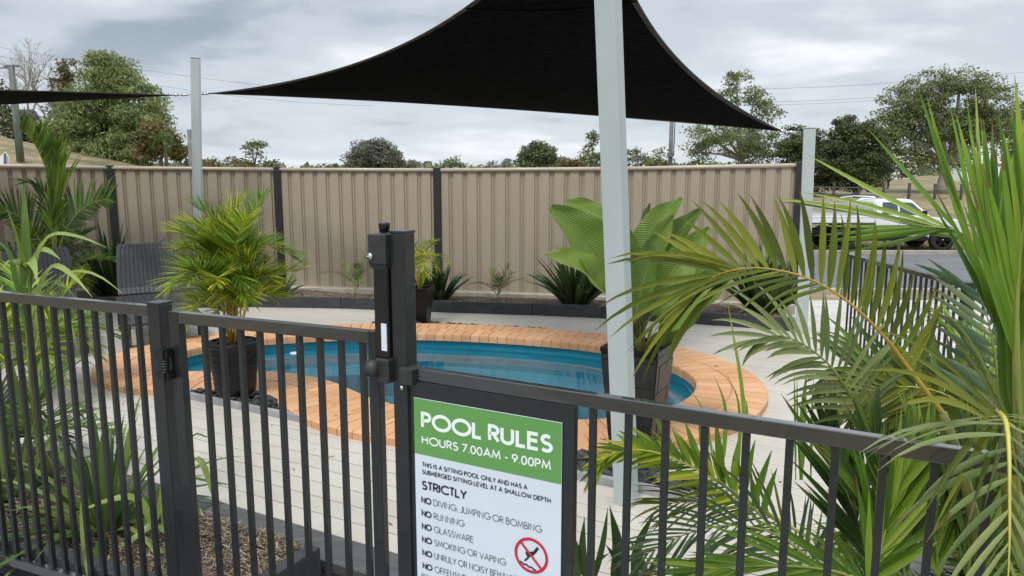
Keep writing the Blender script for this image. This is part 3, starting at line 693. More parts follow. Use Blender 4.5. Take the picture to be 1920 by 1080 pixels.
def sail(name, A, B, C, bows, label, seams=(), hem_w=.05, sag=.10):
    root = empty(name, (A+B+C)/3, 0, label, 'shade sail')
    cen = (A+B+C)/3
    def edge_f(P, Q, third, bow, up=0.0):
        inn_ = (third-(P+Q)/2); L0 = (Q-P).length; inn_ = inn_.normalized()*L0*bow
        return lambda t: P.lerp(Q, t)+inn_*4*t*(1-t)+V(0, 0, up*4*t*(1-t))
    eAB, eBC, eCA = edge_f(A, B, C, bows[0][0], bows[0][1]), edge_f(B, C, A, bows[1][0], bows[1][1]), edge_f(C, A, B, bows[2][0], bows[2][1])
    n_ = 36; idx = {}; vs = []
    def S(a, b, c):   # barycentric transfinite patch
        if a > .9999: return A.copy()
        if b > .9999: return B.copy()
        if c > .9999: return C.copy()
        def blend(e, P, Q, p, q):
            s_ = p+q; t = q/s_; return e(t)-P.lerp(Q, t), s_
        r_ = A*a+B*b+C*c
        for e, P, Q, p, q in ((eAB, A, B, a, b), (eBC, B, C, b, c), (eCA, C, A, c, a)):
            if p+q > 1e-6:
                d_, s_ = blend(e, P, Q, p, q); r_ = r_+d_*(s_**1.7)
        return r_-V(0, 0, sag*27*a*b*c)
    for i in range(n_+1):
        for j in range(n_+1-i):
            a, b = i/n_, j/n_; c = 1-a-b; idx[(i, j)] = len(vs); vs.append(tuple(S(a, b, c)))
    fs = []
    for i in range(n_):
        for j in range(n_-i):
            fs.append((idx[(i, j)], idx[(i+1, j)], idx[(i, j+1)]))
            if j < n_-i-1: fs.append((idx[(i+1, j)], idx[(i+1, j+1)], idx[(i, j+1)]))
    np_obj('cloth', vs, fs, None, M['sailcloth'], root, True)
    for e, third in ((eAB, C), (eBC, A), (eCA, B)):
        pts = [e(t/30) for t in range(31)]; m = MB(); vv = []
        for k, p in enumerate(pts):
            i_ = (cen-p).normalized(); tg = (pts[min(k+1, 30)]-pts[max(k-1, 0)]).normalized(); i_ = (i_-tg*i_.dot(tg)).normalized()
            nn_ = tg.cross(i_).normalized(); hw = hem_w*min(1, .35+4*min(k, 30-k)/30)
            vv += [p-i_*.004+nn_*.004, p+i_*hw+nn_*.004, p+i_*hw-nn_*.004, p-i_*.004-nn_*.004]
        f_ = [(4*k+a_, 4*k+(a_+1)%4, 4*k+4+(a_+1)%4, 4*k+4+a_) for k in range(30) for a_ in range(4)]
        m.add(vv, f_, False); m.build('hem', M['sail_hem'], root)
    for c_ in (A, B, C):
        m = MB(); dd = (cen-c_).normalized(); m.tube([c_-dd*.03+V(0, 0, .002), c_+dd*.02+V(0, 0, .002)], .016, 8); m.build('corner_ring', M['chrome'], root)
    for cc in seams:   # a seam at constant c
        pts = [S((1-cc)*(1-t/24), (1-cc)*t/24, cc)-V(0, 0, .006) for t in range(25)]
        m = MB(); m.tube(pts, .006, 5); m.build('seam', M['sailcloth'], root)
    return root, S
lp_hook = at(378, 177, 9.98); rp_hook = at(1510, 251, 7.66); C_apex = np_base+(np_top-np_base)*.995
cA = at(390, 175.5, 9.85); cB = at(1467, 246, 7.60)
cC = at(1118, -250, 3.55)
main_sail, S_ = sail('shade_sail', cA, cB, cC, ((.012, .03), (.085, 0), (.09, 0)), 'big black triangular shade sail stretched over the pool', (.71,))
def tackle(p, q, name='turnbuckle', label=''):
    r_ = empty(name, p, 0, label, 'turnbuckle', 'steel turnbuckles tying the sail corners')
    m = MB(); m.tube([p, q], .006, 6); m.build('wire_rope', M['chrome'], r_)
    m = MB(); m.tube([p.lerp(q, .3), p.lerp(q, .7)], .014, 8); m.build('barrel', M['chrome'], r_)
tackle(cA, lp_hook, label='steel turnbuckle from the big sail to the left pale post')
tackle(cB, rp_hook, label='steel turnbuckle from the big sail to the right pale post')
lA = at(330, 178.5, 9.95); lB = at(-420, 219, 9.5); lC = at(-420, 163, 5.4)
sail('shade_sail', lA, lB, lC, ((.004, .0), (.03, 0), (.015, .02)), 'black shade sail seen edge on at the upper left', (), .04, .05)
tackle(lA, at(362, 178, 9.98), label='steel turnbuckle from the edge on sail to the left pale post')

# ------------------------------------------------------------------ pool fence, gate and latch
def rail_panel(name, P, D, s_bars, z0, z1, label, cat, stiles=(), s_end=1.0, bar_w=.016, s_start=0.0, rail_h=.038, rail_d=.026):
    e_ = empty(name, (P.x, P.y, 0), 0, label, cat); N3 = V(-D.y, D.x, 0); N3 = N3 if N3.y < 0 else -N3
    dirz = V(D.x, D.y, 0); c = N3*rail_d/2; ang = math.atan2(D.y, D.x)
    for z in (z1-rail_h/2, z0+rail_h/2):
        p = P+dirz*s_start+c; q = P+dirz*s_end+c; m = MB(); m.bar(V(p.x, p.y, z), V(q.x, q.y, z), rail_d, rail_h); m.build('rail', M['charcoal_rail'], e_, .0025)
    m = MB(); m.box((0, 0, 0), (bar_w, bar_w, z1-z0-2*rail_h)); bm_ = m.mesh('baluster'); bm_.materials.append(M['charcoal'])
    for s in s_bars:
        p = P+dirz*s+c; o = bpy.data.objects.new('baluster', bm_); col.objects.link(o); o.parent = e_
        o.location = V(p.x, p.y, (z0+z1)/2)-V(P.x, P.y, 0); o.rotation_euler = (0, 0, ang)
    for s, wd in stiles:
        p = P+dirz*s+c; m = MB(); m.box((p.x, p.y, (z0+z1)/2), (wd, rail_d+.002, z1-z0+.001), ang); m.build('stile', M['charcoal'], e_, .002)
    return e_, dirz, N3, ang
def sq_post(name, p, w_, h, ang, label, group=None, parent=None, cap=True):
    e_ = empty(name, (p.x, p.y, 0), ang, label, 'post', group)
    m = MB(); m.box((0, 0, h/2), (w_, w_, h)); m.build('post_tube', M['charcoal'], e_, .003, local=True)
    if cap:
        m = MB(); m.box((0, 0, h+.004), (w_+.004, w_+.004, .008)); m.build('post_cap', M['charcoal'], e_, .002, local=True)
    return e_
D1 = V(.924, -.383, 0).normalized(); P1 = V(-1.952, 2.787, 0)
fl_, d1, n1v, a1 = rail_panel('pool_fence', P1, D1, [.0235+.0705*k for k in range(-14, 11)], .085, 1.22, 'charcoal tubular pool fence panel at the left with mulch bed behind', 'fence', (), .806, s_start=-1.05)
hp = P1+D1*.832+n1v*.014
sq_post('fence_post', hp, .056, 1.228, a1, 'short charcoal post carrying the gate hinge')
D2 = V(.720, -.310, 0).normalized(); P2 = V(-1.121, 2.417, 0)
gate, d2, n2v, a2 = rail_panel('pool_gate', P2, D2, [.064+.0765*k for k in range(1, 10)], .09, 1.213, 'charcoal tubular pool gate between hinge post and tall latch post', 'gate', ((.022, .044), (.797, .036)), .815)
m = MB()
for z in (1.075, 1.0):
    p = P2-D2*.012+n2v*.045; m.box((p.x, p.y, z), (.055, .03, .022), a2)
    m.box((p.x+.012*D2.x, p.y+.012*D2.y, z), (.012, .04, .03), a2)
p = P2-D2*.008+n2v*.047; m.tube([(p.x, p.y, 1.085), (p.x, p.y, .99)], .014, 10)
for k in range(7): m.lathe([(.0145, 0), (.017, .002), (.017, .005), (.0145, .007)], (p.x, p.y, 1.01+k*.009), 10)
m.build('hinge', M['black_plastic'], gate)
D3 = V(.8809, -.4732, 0).normalized(); P3 = V(-.2817, 2.0504, 0)
pan, d3, n3v, a3 = rail_panel('pool_fence', P3, D3, [.557+.0927*k for k in range(0, 16)], .085, 1.2-.078, 'charcoal tubular pool fence panel at the right carrying the rules sign', 'fence', (), 2.1, s_start=.006, rail_h=.036)
# solid frame behind the sign
m = MB()
def onp(s, o, z): p = P3+d3*s+n3v*o; return V(p.x, p.y, z)
m.box(onp(.259, .013, .72), (.506, .022, .728), a3); m.build('backing_plate', M['charcoal'], pan, .002)
m = MB(); m.box(onp(.004, .02, 1.098), (.045, .05, .048), a3); m.build('bracket', M['latch_plastic'], pan, .003)
m = MB(); m.tube([onp(-.006, .046, 1.066), onp(-.006, .052, 1.066)], .006, 10); m.build('screw', M['chrome'], pan)
lp3 = P3+d3*(-.027)+n3v*.002
sq_post('latch_post', lp3, .05, 1.497, a3, 'tall charcoal post between gate and rules sign')
# magnetic top pull latch on the left side of the tall post
lt = empty('gate_latch', (lp3.x, lp3.y, 0), a3, 'black top pull gate latch with round knob on the tall post', 'latch')
m = MB(); m.box((-.057, .0-.014, 1.452), (.062, .060, .084)); m.add([(-.088,-.044,1.41),(-.026,-.044,1.41),(-.026,.016,1.41),(-.088,.016,1.41),(-.080,-.038,1.396),(-.030,-.038,1.396),(-.030,.010,1.396),(-.080,.010,1.396)], [(0,1,5,4),(1,2,6,5),(2,3,7,6),(3,0,4,7),(4,5,6,7)])
m.build('housing', M['latch_plastic'], lt, .003, local=True)
m = MB(); m.lathe([(0, .028), (.0155, .028), (.017, .025), (.0165, .020), (.013, .0), (0, 0)], (-.052, -.012, 1.497), 20); m.build('pull_knob', M['black_plastic'], lt, local=True)
m = MB(); m.tube([(-.078, -.044, 1.432), (-.078, -.050, 1.432)], .0095, 14); m.lathe([(.0095, 0), (.006, .002)], (-.078, -.049, 1.432), 12); m.build('key_lock', M['chrome'], lt, local=True)
m = MB(); m.box((-.053, -.014, 1.27), (.050, .046, .262)); m.build('tube', M['black_plastic'], lt, .006, local=True)
m = MB(); m.box((-.042, -.0385, 1.203), (.018, .003, .078)); m.build('white_strip', M['white_tape'], lt, local=True)
m = MB(); m.box((-.047, -.018, 1.115), (.048, .062, .052)); m.box((-.047, -.022, 1.085), (.046, .052, .03)); m.build('lower_housing', M['latch_plastic'], lt, .004, local=True)
m = MB(); m.tube([(-.058, -.05, 1.112), (-.086, -.052, 1.112), (-.090, -.052, 1.112)], [.024, .026, .020], 18); m.build('round_boss', M['latch_plastic'], lt, local=True)
# right hand return fence going away to the back
F1_ = V(3.40, 7.45, 0); F2_ = V(3.34, 5.35, 0); zt = .86
D4 = (F2_-F1_).normalized(); Ln = (F2_-F1_).length
rail_panel('pool_fence', F1_, D4, [.05+.085*k for k in range(int(Ln/.085))], -.34, zt, 'charcoal pool fence panel running away from the corner to the back right post', 'fence', (), Ln-.02)
sq_post('fence_post', V(F2_.x, F2_.y, 0), .07, zt+.01, 0, 'charcoal corner post at the right beside the road')
D5 = V(.97, -.24, 0).normalized()
rail_panel('pool_fence', V(F2_.x+.05, F2_.y, 0), D5, [.06+.085*k for k in range(24)], -.34, zt-.05, 'charcoal pool fence panel turning right from the corner post', 'fence', (), 2.1)
M0 = None
# ------------------------------------------------------------------ sign with lettering
def arc(cx, cy, rx, ry, a0, a1, n_=None):
    n_ = n_ or max(4, int(abs(a1-a0)/14)); return [(cx+rx*math.cos(R(a0+(a1-a0)*k/n_)), cy+ry*math.sin(R(a0+(a1-a0)*k/n_))) for k in range(n_+1)]
GL = {
 'A': (.74, [[(0,0),(.37,1),(.74,0)], [(.13,.34),(.61,.34)]]),
 'B': (.52, [[(0,0),(0,1),(.22,1)]+arc(.22,.76,.22,.24,90,-90)[1:]+[(0,.52)], [(.0,.52),(.27,.52)]+arc(.27,.26,.25,.26,90,-90)[1:]+[(0,0)]]),
 'C': (.80, [arc(.5,.5,.5,.5,45,315,20)]),
 'D': (.68, [[(0,0),(0,1),(.2,1)]+arc(.2,.5,.48,.5,90,-90,14)[1:]+[(0,0)]]),
 'E': (.48, [[(.48,1),(0,1),(0,0),(.48,0)], [(0,.54),(.45,.54)]]),
 'F': (.46, [[(.46,1),(0,1),(0,0)], [(0,.54),(.42,.54)]]),
 'G': (.90, [arc(.5,.5,.5,.5,42,358,22)+[(.55,.47)]]),
 'H': (.60, [[(0,0),(0,1)], [(.6,0),(.6,1)], [(0,.55),(.6,.55)]]),
 'I': (.0, [[(0,0),(0,1)]]),
 'J': (.38, [[(.38,1),(.38,.24)]+arc(.19,.2,.19,.2,0,-150)[0:]]),
 'K': (.54, [[(0,0),(0,1)], [(.5,1),(.03,.48),(.54,0)]]),
 'L': (.42, [[(0,1),(0,0),(.42,0)]]),
 'M': (.82, [[(0,0),(.12,1),(.41,.18),(.70,1),(.82,0)]]),
 'N': (.62, [[(0,0),(0,1),(.62,0),(.62,1)]]),
 'O': (1.0, [arc(.5,.5,.5,.5,0,360,26)]),
 'P': (.48, [[(0,0),(0,1),(.22,1)]+arc(.22,.74,.25,.26,90,-90)[1:]+[(0,.48)]]),
 'R': (.50, [[(0,0),(0,1),(.22,1)]+arc(.22,.74,.25,.26,90,-90)[1:]+[(0,.48)], [(.20,.48),(.50,0)]]),
 'S': (.50, [arc(.25,.755,.21,.245,35,270,12)[:-1]+arc(.25,.26,.25,.255,90,-145,13)]),
 'T': (.48, [[(0,1),(.48,1)], [(.24,1),(.24,0)]]),
 'U': (.58, [[(0,1),(0,.3)]+arc(.29,.29,.29,.29,180,360,12)[1:]+[(.58,1)]]),
 'V': (.66, [[(0,1),(.33,0),(.66,1)]]),
 'W': (.98, [[(0,1),(.25,0),(.49,.85),(.73,0),(.98,1)]]),
 'Y': (.60, [[(0,1),(.3,.47),(.6,1)], [(.3,.47),(.3,0)]]),
 '7': (.50, [[(0,1),(.5,1),(.12,0)]]),
 '0': (.50, [arc(.25,.5,.25,.5,0,360,22)]),
 '9': (.50, [arc(.25,.7,.25,.3,0,360,18), [(.485,.62),(.16,0)]]),
 '.': (.06, [[(.03,0),(.03,.10)]]),
 ',': (.08, [[(.07,.08),(.02,-.14)]]),
 '-': (.26, [[(0,.38),(.26,.38)]]),
 '(': (.18, [arc(.5,.45,.48,.72,135,225,8)]),
 ')': (.18, [arc(-.3,.45,.48,.72,-45,45,8)]),
}
def stroke(pts, w_, closed=False):
    P = [Vector(p) for p in pts]; n_ = len(P); L1 = []; R1 = []
    for i in range(n_):
        if closed: a, b = P[i]-P[i-1], P[(i+1)%n_]-P[i]
        else: a = P[i]-P[i-1] if i else P[1]-P[0]; b = P[i+1]-P[i] if i < n_-1 else P[-1]-P[-2]
        a.normalize(); b.normalize(); t = a+b
        if t.length < 1e-6: t = a
        t.normalize(); nrm = Vector((-t.y, t.x)); k = 1/max(.42, nrm.dot(Vector((-a.y, a.x))))
        L1.append(P[i]+nrm*w_/2*k); R1.append(P[i]-nrm*w_/2*k)
    return L1, R1
def text_mesh(name, txt, x0, zb, cap, width, wt, mat, parent, origin, d, nrm, sp=.16, space=.34):
    adv = 0; seq = []
    for ch in txt:
        if ch == ' ': adv += space; continue
        wd, st = GL[ch]; seq.append((adv, st)); adv += wd+sp+(.06 if ch in 'IHNU' else 0)
    nat = adv-sp; sx = width/nat; m = MB(); lay = 0
    for a, st in seq:
        for k, s in enumerate(st):
            pts = [((a+x)*sx, y*(cap-wt*cap)+wt*cap/2) for x, y in s]
            closed = (Vector(pts[0])-Vector(pts[-1])).length < 1e-5
            if closed: pts = pts[:-1]
            Lp, Rp = stroke(pts, wt*cap, closed); n_ = len(pts); off = .0012+.00012*(lay % 3); lay += 1
            vs = [origin+d*(x0+p.x)+nrm*off+V(0, 0, zb+p.y) for p in Lp+Rp]
            rng = n_ if closed else n_-1
            m.add(vs, [(i, (i+1)%n_, n_+(i+1)%n_, n_+i) for i in range(rng)])
    return m.build(name, mat, parent)
so = P3+n3v*.0262
sign = empty('rules_sign', (so.x, so.y, .7), 0, 'green and white pool rules sign fixed to the pool fence panel', 'sign')
def flat(name, s0, s1, z0, z1, t, mat, bev=0):
    m = MB(); p = so+d3*((s0+s1)/2)+n3v*(t/2); m.box((p.x, p.y, (z0+z1)/2), (s1-s0, t, z1-z0), a3); return m.build(name, mat, sign, bev)
flat('panel', .0205, .4795, .462, 1.037, .003, M['s_white'], .0005)
def quad(name, s0, s1, z0, z1, off, mat):
    m = MB(); p = so+n3v*off; m.add([p+d3*s0+V(0,0,z0), p+d3*s1+V(0,0,z0), p+d3*s1+V(0,0,z1), p+d3*s0+V(0,0,z1)], [(0,1,2,3)]); return m.build(name, mat, sign)
quad('header', .0210, .4790, .873, 1.0365, .0036, M['s_green']); quad('footer', .0210, .4790, .4625, .481, .0036, M['s_green'])
o3 = so+n3v*.003
T = lambda *a, **k: text_mesh('lettering', *a, parent=sign, origin=o3, d=d3, nrm=n3v, **k)
T('POOL RULES', .050, .9505, .0500, .400, .20, M['s_ink_white'], sp=.20, space=.30)
T('HOURS 7.00AM - 9.00PM', .0485, .9050, .0255, .400, .17, M['s_ink_white'], sp=.20, space=.32)
T('THIS IS A SITTING POOL ONLY AND HAS A', .047, .8378, .0138, .334, .17, M['s_black'], sp=.24, space=.34)
T('SUBMERGED SITTING LEVEL AT A SHALLOW DEPTH', .0465, .8155, .0138, .403, .17, M['s_black'], sp=.24, space=.34)
T('STRICTLY', .0455, .7685, .0275, .147, .18, M['s_black'], sp=.16)
for zb, wd, tx in ((.7270, .344, 'DIVING, JUMPING OR BOMBING'), (.6866, .104, 'RUNNING'), (.6466, .134, 'GLASSWARE'), (.6060, .236, 'SMOKING OR VAPING'), (.5650, .300, 'UNRULY OR NOISY BEHAVIOUR'), (.5240, .232, 'OFFENSIVE LANGUAGE')):
    T('NO', .0425, zb, .0198, .031, .20, M['s_black']); T(tx, .0835, zb, .0198, wd-.004, .085, M['s_grey'], sp=.18, space=.32)
T('(PLEASE READ FULL RULES)', .0360, .4975, .0115, .170, .09, M['s_grey'], sp=.2)
# no diving roundel
cx, cz, rr = .3940, .6562, .0500
def flatmesh(name, polys, mat, off):
    m = MB()
    for k, (pts, fs) in enumerate(polys):
        p = o3+n3v*(off+.00012*k); m.add([p+d3*(cx+x)+V(0, 0, cz+y) for x, y in pts], fs)
    m.build(name, mat, sign)
def strip(pts, w_, closed=False):
    if closed: pts = pts[:-1]
    Lp, Rp = stroke(pts, w_, closed); n_ = len(pts); rg = n_ if closed else n_-1
    return [tuple(p) for p in Lp+Rp], [(i, (i+1)%n_, n_+(i+1)%n_, n_+i) for i in range(rg)]
flatmesh('diver_symbol', [strip([(.020,.027),(.010,.012),(.004,.004)], .0080), strip([(.006,.008),(-.006,.002),(-.011,-.006)], .0110), strip([(-.006,-.002),(-.012,-.012),(-.020,-.020)], .0050), (arc(-.012,.004,.0052,.0052,0,345,14), [tuple(range(15))]), strip([(-.034+.004*k, -.026-.004*k/4+(.0018*math.sin(k*1.6))) for k in range(13)], .0042)], M['s_black'], .0010)
flatmesh('prohibition_ring', [strip(arc(0,0,rr-.004,rr-.004,0,360,48), .0078, True), strip([(-.0315,.0315),(.0315,-.0315)], .0066)], M['s_red'], .0018)
# ------------------------------------------------------------------ pots
def round_pot(p, r0, r1, h, label):
    e_ = empty('plant_pot', p, 0, label, 'pot')
    m = MB(); prof_ = [(0, 0), (r0*.96, 0), (r0, .01)]
    for k in range(1, 9):
        t = k/9+.02*((k*5) % 3-1); rr = r0+(r1-r0)*t; q_ = .0006+.0006*((k*7) % 3); prof_ += [(rr, h*t-.005), (rr+q_, h*t), (rr, h*t+.002)]
    prof_ += [(r1, h-.02), (r1+.006, h-.015), (r1+.006, h), (r1-.012, h), (r1-.016, h-.03), (0, h-.03)]
    m.lathe(prof_, (0, 0, 0), 40); m.build('shell', M['pot'], e_, local=True)
    m = MB(); m.lathe([(r1-.02, h-.028), (0, h-.02)], (0, 0, 0), 24); m.build('soil', M['soil'], e_, local=True)
    return e_
def square_pot(p, w0, w1, h, yaw, label, blocks=True):
    e_ = empty('plant_pot', p, yaw, label, 'pot'); m = MB(); a, b, t = w0/2, w1/2, .014
    q = lambda r_, z: [(-r_, -r_, z), (r_, -r_, z), (r_, r_, z), (-r_, r_, z)]
    vs = q(a, 0)+q(b-.004, h-.03)+q(b, h-.03)+q(b, h)+q(b-t, h)+q(b-t-.004, h-.06)
    fs = [(3, 2, 1, 0)]
    for k in range(5):
        for i in range(4): fs.append((4*k+i, 4*k+(i+1)%4, 4*k+4+(i+1)%4, 4*k+4+i))
    m.add(vs, fs); m.build('shell', M['pot'], e_, .003, local=True)
    m = MB(); m.add(q(b-t-.003, h-.055), [(0,1,2,3)]); m.build('soil', M['soil'], e_, local=True)
    if blocks:
        r_ = random.Random(5)
        for side in range(4):
            Rm = Matrix.Rotation(side*math.pi/2, 4, 'Z'); z = .03
            while z < h-.07:
                hh = r_.uniform(.09, .17); x = -.5+.0
                xs_ = sorted([-.5, .5]+[r_.uniform(-.35, .35) for _ in range(r_.choice((1, 1, 2)))])
                for x0, x1 in zip(xs_[:-1], xs_[1:]):
                    if x1-x0 < .12: continue
                    z1 = min(h-.04, z+hh); pr = r_.uniform(.001, .0045); c = []
                    for off in (-.002, pr):
                        for zz_, xx in ((z+.003, x0+.012), (z+.003, x1-.012), (z1-.003, x1-.012), (z1-.003, x0+.012)):
                            wd = a+(b-.004-a)*zz_/(h-.03); c.append(Rm @ V(xx*2*wd, -wd-off, zz_))
                    mm = MB(); mm.add(c, [(4,5,6,7),(0,1,5,4),(1,2,6,5),(2,3,7,6),(3,0,4,7)]); mm.build('block', M['pot_side'], e_, local=True)
                z += hh
    return e_
pot1 = V(-2.05, 5.31, .061); round_pot(pot1, .142, .182, .385, 'round ribbed black pot holding the bright cane palm')
pot2 = V(.742, 4.245, .0); square_pot(pot2, .235, .345, .675, R(-28), 'tall tapered square black pot with block relief beside the pale post')
pot3 = V(-1.01, 8.12, 0); square_pot(pot3, .15, .24, .42, R(-12), 'small black square pot at the far coping behind the latch post', False)
pt = []
for _ in range(160):
    a = rnd.uniform(0, 6.28); r_ = math.sqrt(rnd.random())*.155; pt.append((pot1.x+r_*math.cos(a), pot1.y+r_*math.sin(a), pot1.z+.368))
pebbles('pot_pebbles', pt, 'dark pebbles filling the top of the round pot', (.012, .024))

# ------------------------------------------------------------------ foliage generators
def ctrl_curve(P, n_):
    P = [Vector(p) for p in P]; m = len(P); pts = []
    for i in range(m-1):
        p0 = P[i-1] if i else P[0]*2-P[1]; p1, p2 = P[i], P[i+1]; p3 = P[i+2] if i < m-2 else P[-1]*2-P[-2]
        for k in range(16):
            t = k/16; pts.append(.5*((2*p1)+(p2-p0)*t+(2*p0-5*p1+4*p2-p3)*t*t+(3*p1-p0-3*p2+p3)*t**3))
    pts.append(P[-1]); ln_ = [0]
    for i in range(len(pts)-1): ln_.append(ln_[-1]+(pts[i+1]-pts[i]).length)
    T_ = ln_[-1]; res = []; j = 0
    for k in range(n_):
        s = T_*k/(n_-1)
        while j < len(pts)-2 and ln_[j+1] < s: j += 1
        f = (s-ln_[j])/max(1e-9, ln_[j+1]-ln_[j]); res.append(pts[j].lerp(pts[j+1], min(1, f)))
    return res, T_
PROF = [.35, .85, 1.0, .95, .72, .42, .05]
def leaflet(p, d, nrm, L, wid, droop, seg=6, fold=.22, prof=PROF, rr=rnd, curl=0.0, pull=None):
    """folded blade: returns vertex list (3 per station) and faces"""
    vs = []; fs = []; d = d.normalized(); st = L/seg
    for k in range(seg+1):
        c = d.cross(nrm)
        if c.length < 1e-4: c = d.cross(V(.3, .2, 1))
        c.normalize(); n_ = c.cross(d).normalized()
        w_ = wid*prof[min(len(prof)-1, int(k*(len(prof)-1)/seg+.5))]/2
        vs += [p-c*w_+n_*w_*fold, p-n_*w_*fold, p+c*w_+n_*w_*fold]
        p = p+d*st; d = d+V(0, 0, -droop*(k+1)/seg)+c*curl
        if pull is not None: d = d+pull*((k+1)/seg)
        d.normalize()
    for k in range(seg):
        a = 3*k; fs += [(a, a+1, a+4, a+3), (a+1, a+2, a+5, a+4)]
    return vs, fs
def frond(parent, ctrl, mat, rach, n_=34, L=.34, wid=.022, side=None, a0=72, a1=22, droop=.22, lift=.25, r0=.007, t0=.18, sides=(1, -1), split=False,
          lmul=(1, 1), seg=6, jitter=.07, name='frond', droop2=None, shape=None, dry=0.0, label=None, pull=None):
    pts, T_ = ctrl_curve(ctrl, 40)
    m = MB(); ns = 7 if r0 > .004 else 5
    m.tube(pts[::2]+[pts[-1]], [max(.0012, r0*(1-.85*i/20)) for i in range(21)][:len(pts[::2]+[pts[-1]])], ns, False)
    rv, rf = list(m.v), list(m.f)
    vs, fs, va = [], [], []
    leaves = []
    for i in range(n_):
        t = t0+(1-t0)*(i+.5)/n_; x = t*39; j = min(38, int(x)); p = pts[j].lerp(pts[j+1], x-j)
        tg = (pts[min(39, j+2)]-pts[max(0, j-1)]).normalized()
        sv = Vector(side) if side is not None else tg.cross(V(0, 0, 1))
        if sv.length < 1e-3: sv = V(1, 0, 0)
        sv = (sv-tg*sv.dot(tg)).normalized(); up = sv.cross(tg).normalized()
        if side is None and up.z < 0: up = -up
        tt = (t-t0)/(1-t0)
        lf = shape(tt) if shape else (.55+.45*math.sin(math.pi*min(1, tt*1.25+.12)) if tt < .7 else (.96-(tt-.7)*1.9*.75))
        for si, sg in enumerate(sides):
            ang = R(a0+(a1-a0)*tt+rnd.gauss(0, 4)); d = tg*math.cos(ang)+sv*sg*math.sin(ang)+up*(lift+rnd.gauss(0, jitter))
            d += V(rnd.gauss(0, jitter), rnd.gauss(0, jitter), rnd.gauss(0, jitter))*.6
            l = L*lf*(lmul[0] if sg > 0 else lmul[1])*rnd.uniform(.88, 1.08); dr = droop if sg > 0 or droop2 is None else droop2
            a_, b_ = leaflet(p, d, up, l, wid*rnd.uniform(.85, 1.1), dr*rnd.uniform(.7, 1.4), seg, curl=rnd.gauss(0, .015), pull=Vector(pull) if pull else None)
            q = rnd.random()
            if rnd.random() < dry: q = 1.3
            q = [q]*len(b_); z_ = rnd.random()
            if z_ < .30: q[-2:] = [9, 9]
            if z_ < .02: q[-4:] = [9]*4
            if z_ > .997: q = [9]*len(b_)
            leaves.append((a_, b_, q))
    if split:
        root = np_obj(name, rv, [f if len(f) == 4 else (*f, f[-1]) for f in rf if len(f) == 4], None, rach, parent, True)
        for a_, b_, q in leaves:
            np_obj('leaflet', a_, b_, q, mat, root, True)
        if label: root['label'] = label
        return root
    nb = len(rv); V_ = [tuple(v) for v in rv]; F_ = [f for f in rf if len(f) == 4]; A_ = [.5]*len(F_); nr = len(F_)
    for a_, b_, q in leaves:
        b0 = len(V_); V_ += [tuple(v) for v in a_]; F_ += [tuple(b0+i for i in f) for f in b_]; A_ += q
    o = np_obj(name, V_, F_, A_, mat, parent, True); o.data.materials.append(rach)
    mi = np.zeros(len(F_), np.int32); mi[:nr] = 1; o.data.polygons.foreach_set('material_index', mi)
    if label: o['label'] = label
    return o
def palm(name, p, label, cat, n_f, L, stem_h, mats, stems=1, spread=.1, leafL=.3, wid=.02, nl=28, stem_r=.012, el=(45, 85), bend=(60, 110), group=None, az=None, seed=1, droop=.2, a0=70, stem_mat='palm_stem', seg=5, r0=.005, lift=.25, dry=.03, t0=.22, hv=(.6, 1.1)):
    global rnd
    keep = rnd; rnd = random.Random(seed)
    p = Vector(p); e_ = empty(name, p, 0, label, cat, group)
    tops = []
    for s in range(stems):
        a = rnd.uniform(0, 6.28); r_ = spread*math.sqrt(rnd.random()) if stems > 1 else 0
        b = p+V(math.cos(a)*r_*.4, math.sin(a)*r_*.4, 0); h = stem_h*rnd.uniform(*hv); t = b+V(math.cos(a)*r_, math.sin(a)*r_, h)
        m = MB(); mid = b.lerp(t, .5)+V(rnd.gauss(0, .01), rnd.gauss(0, .01), 0)
        m.tube([b, mid, t], [stem_r*1.15, stem_r, stem_r*.7], 8); m.build('stem', M[stem_mat], e_); tops.append((t, a))
    for i in range(n_f):
        t, a = tops[i % len(tops)]
        A_ = R(az[0]+(az[1]-az[0])*rnd.random()) if az else (i*2.4+rnd.uniform(-.4, .4))
        fr = (i+.5)/n_f; E = R(el[1]+(el[0]-el[1])*fr+rnd.uniform(-6, 6)); bd = R(bend[0]+(bend[1]-bend[0])*fr)
        Lf = L*rnd.uniform(.75, 1.1); pts = [t]; q = t.copy(); ns = 7
        for k in range(ns):
            ee = E-bd*((k+.5)/ns)**1.4; dd = V(math.cos(A_)*math.cos(ee), math.sin(A_)*math.cos(ee), math.sin(ee)); q = q+dd*Lf/ns; pts.append(q)
        frond(e_, pts, M[rnd.choice(mats)], M['rachis_yellow'] if stem_mat == 'gold_stem' else M['rachis_green'], nl, leafL*rnd.uniform(.85, 1.1), wid, droop=droop, a0=a0, seg=seg, r0=r0, lift=lift, dry=dry, t0=t0)
    rnd = keep; return e_
def strap_leaf(p, az, L, w_, el, bend, twist=0.0, seg=9, prof=None):
    vs = []; fs = []; prof = prof or [.75, .9, 1, 1, .95, .85, .7, .5, .28, .03]
    A_ = az; q = Vector(p)
    for k in range(seg+1):
        t = k/seg; ee = el-bend*t**1.5; d = V(math.cos(A_)*math.cos(ee), math.sin(A_)*math.cos(ee), math.sin(ee))
        c = V(-math.sin(A_), math.cos(A_), 0); c = Matrix.Rotation(twist*t, 3, d) @ c; n_ = c.cross(d).normalized()
        ww = w_*prof[int(t*(len(prof)-1)+.001)]/2; f_ = .30
        vs += [q-c*ww+n_*ww*f_, q-n_*ww*f_, q+c*ww+n_*ww*f_]; q = q+d*L/seg
    for k in range(seg): a = 3*k; fs += [(a, a+1, a+4, a+3), (a+1, a+2, a+5, a+4)]
    return vs, fs
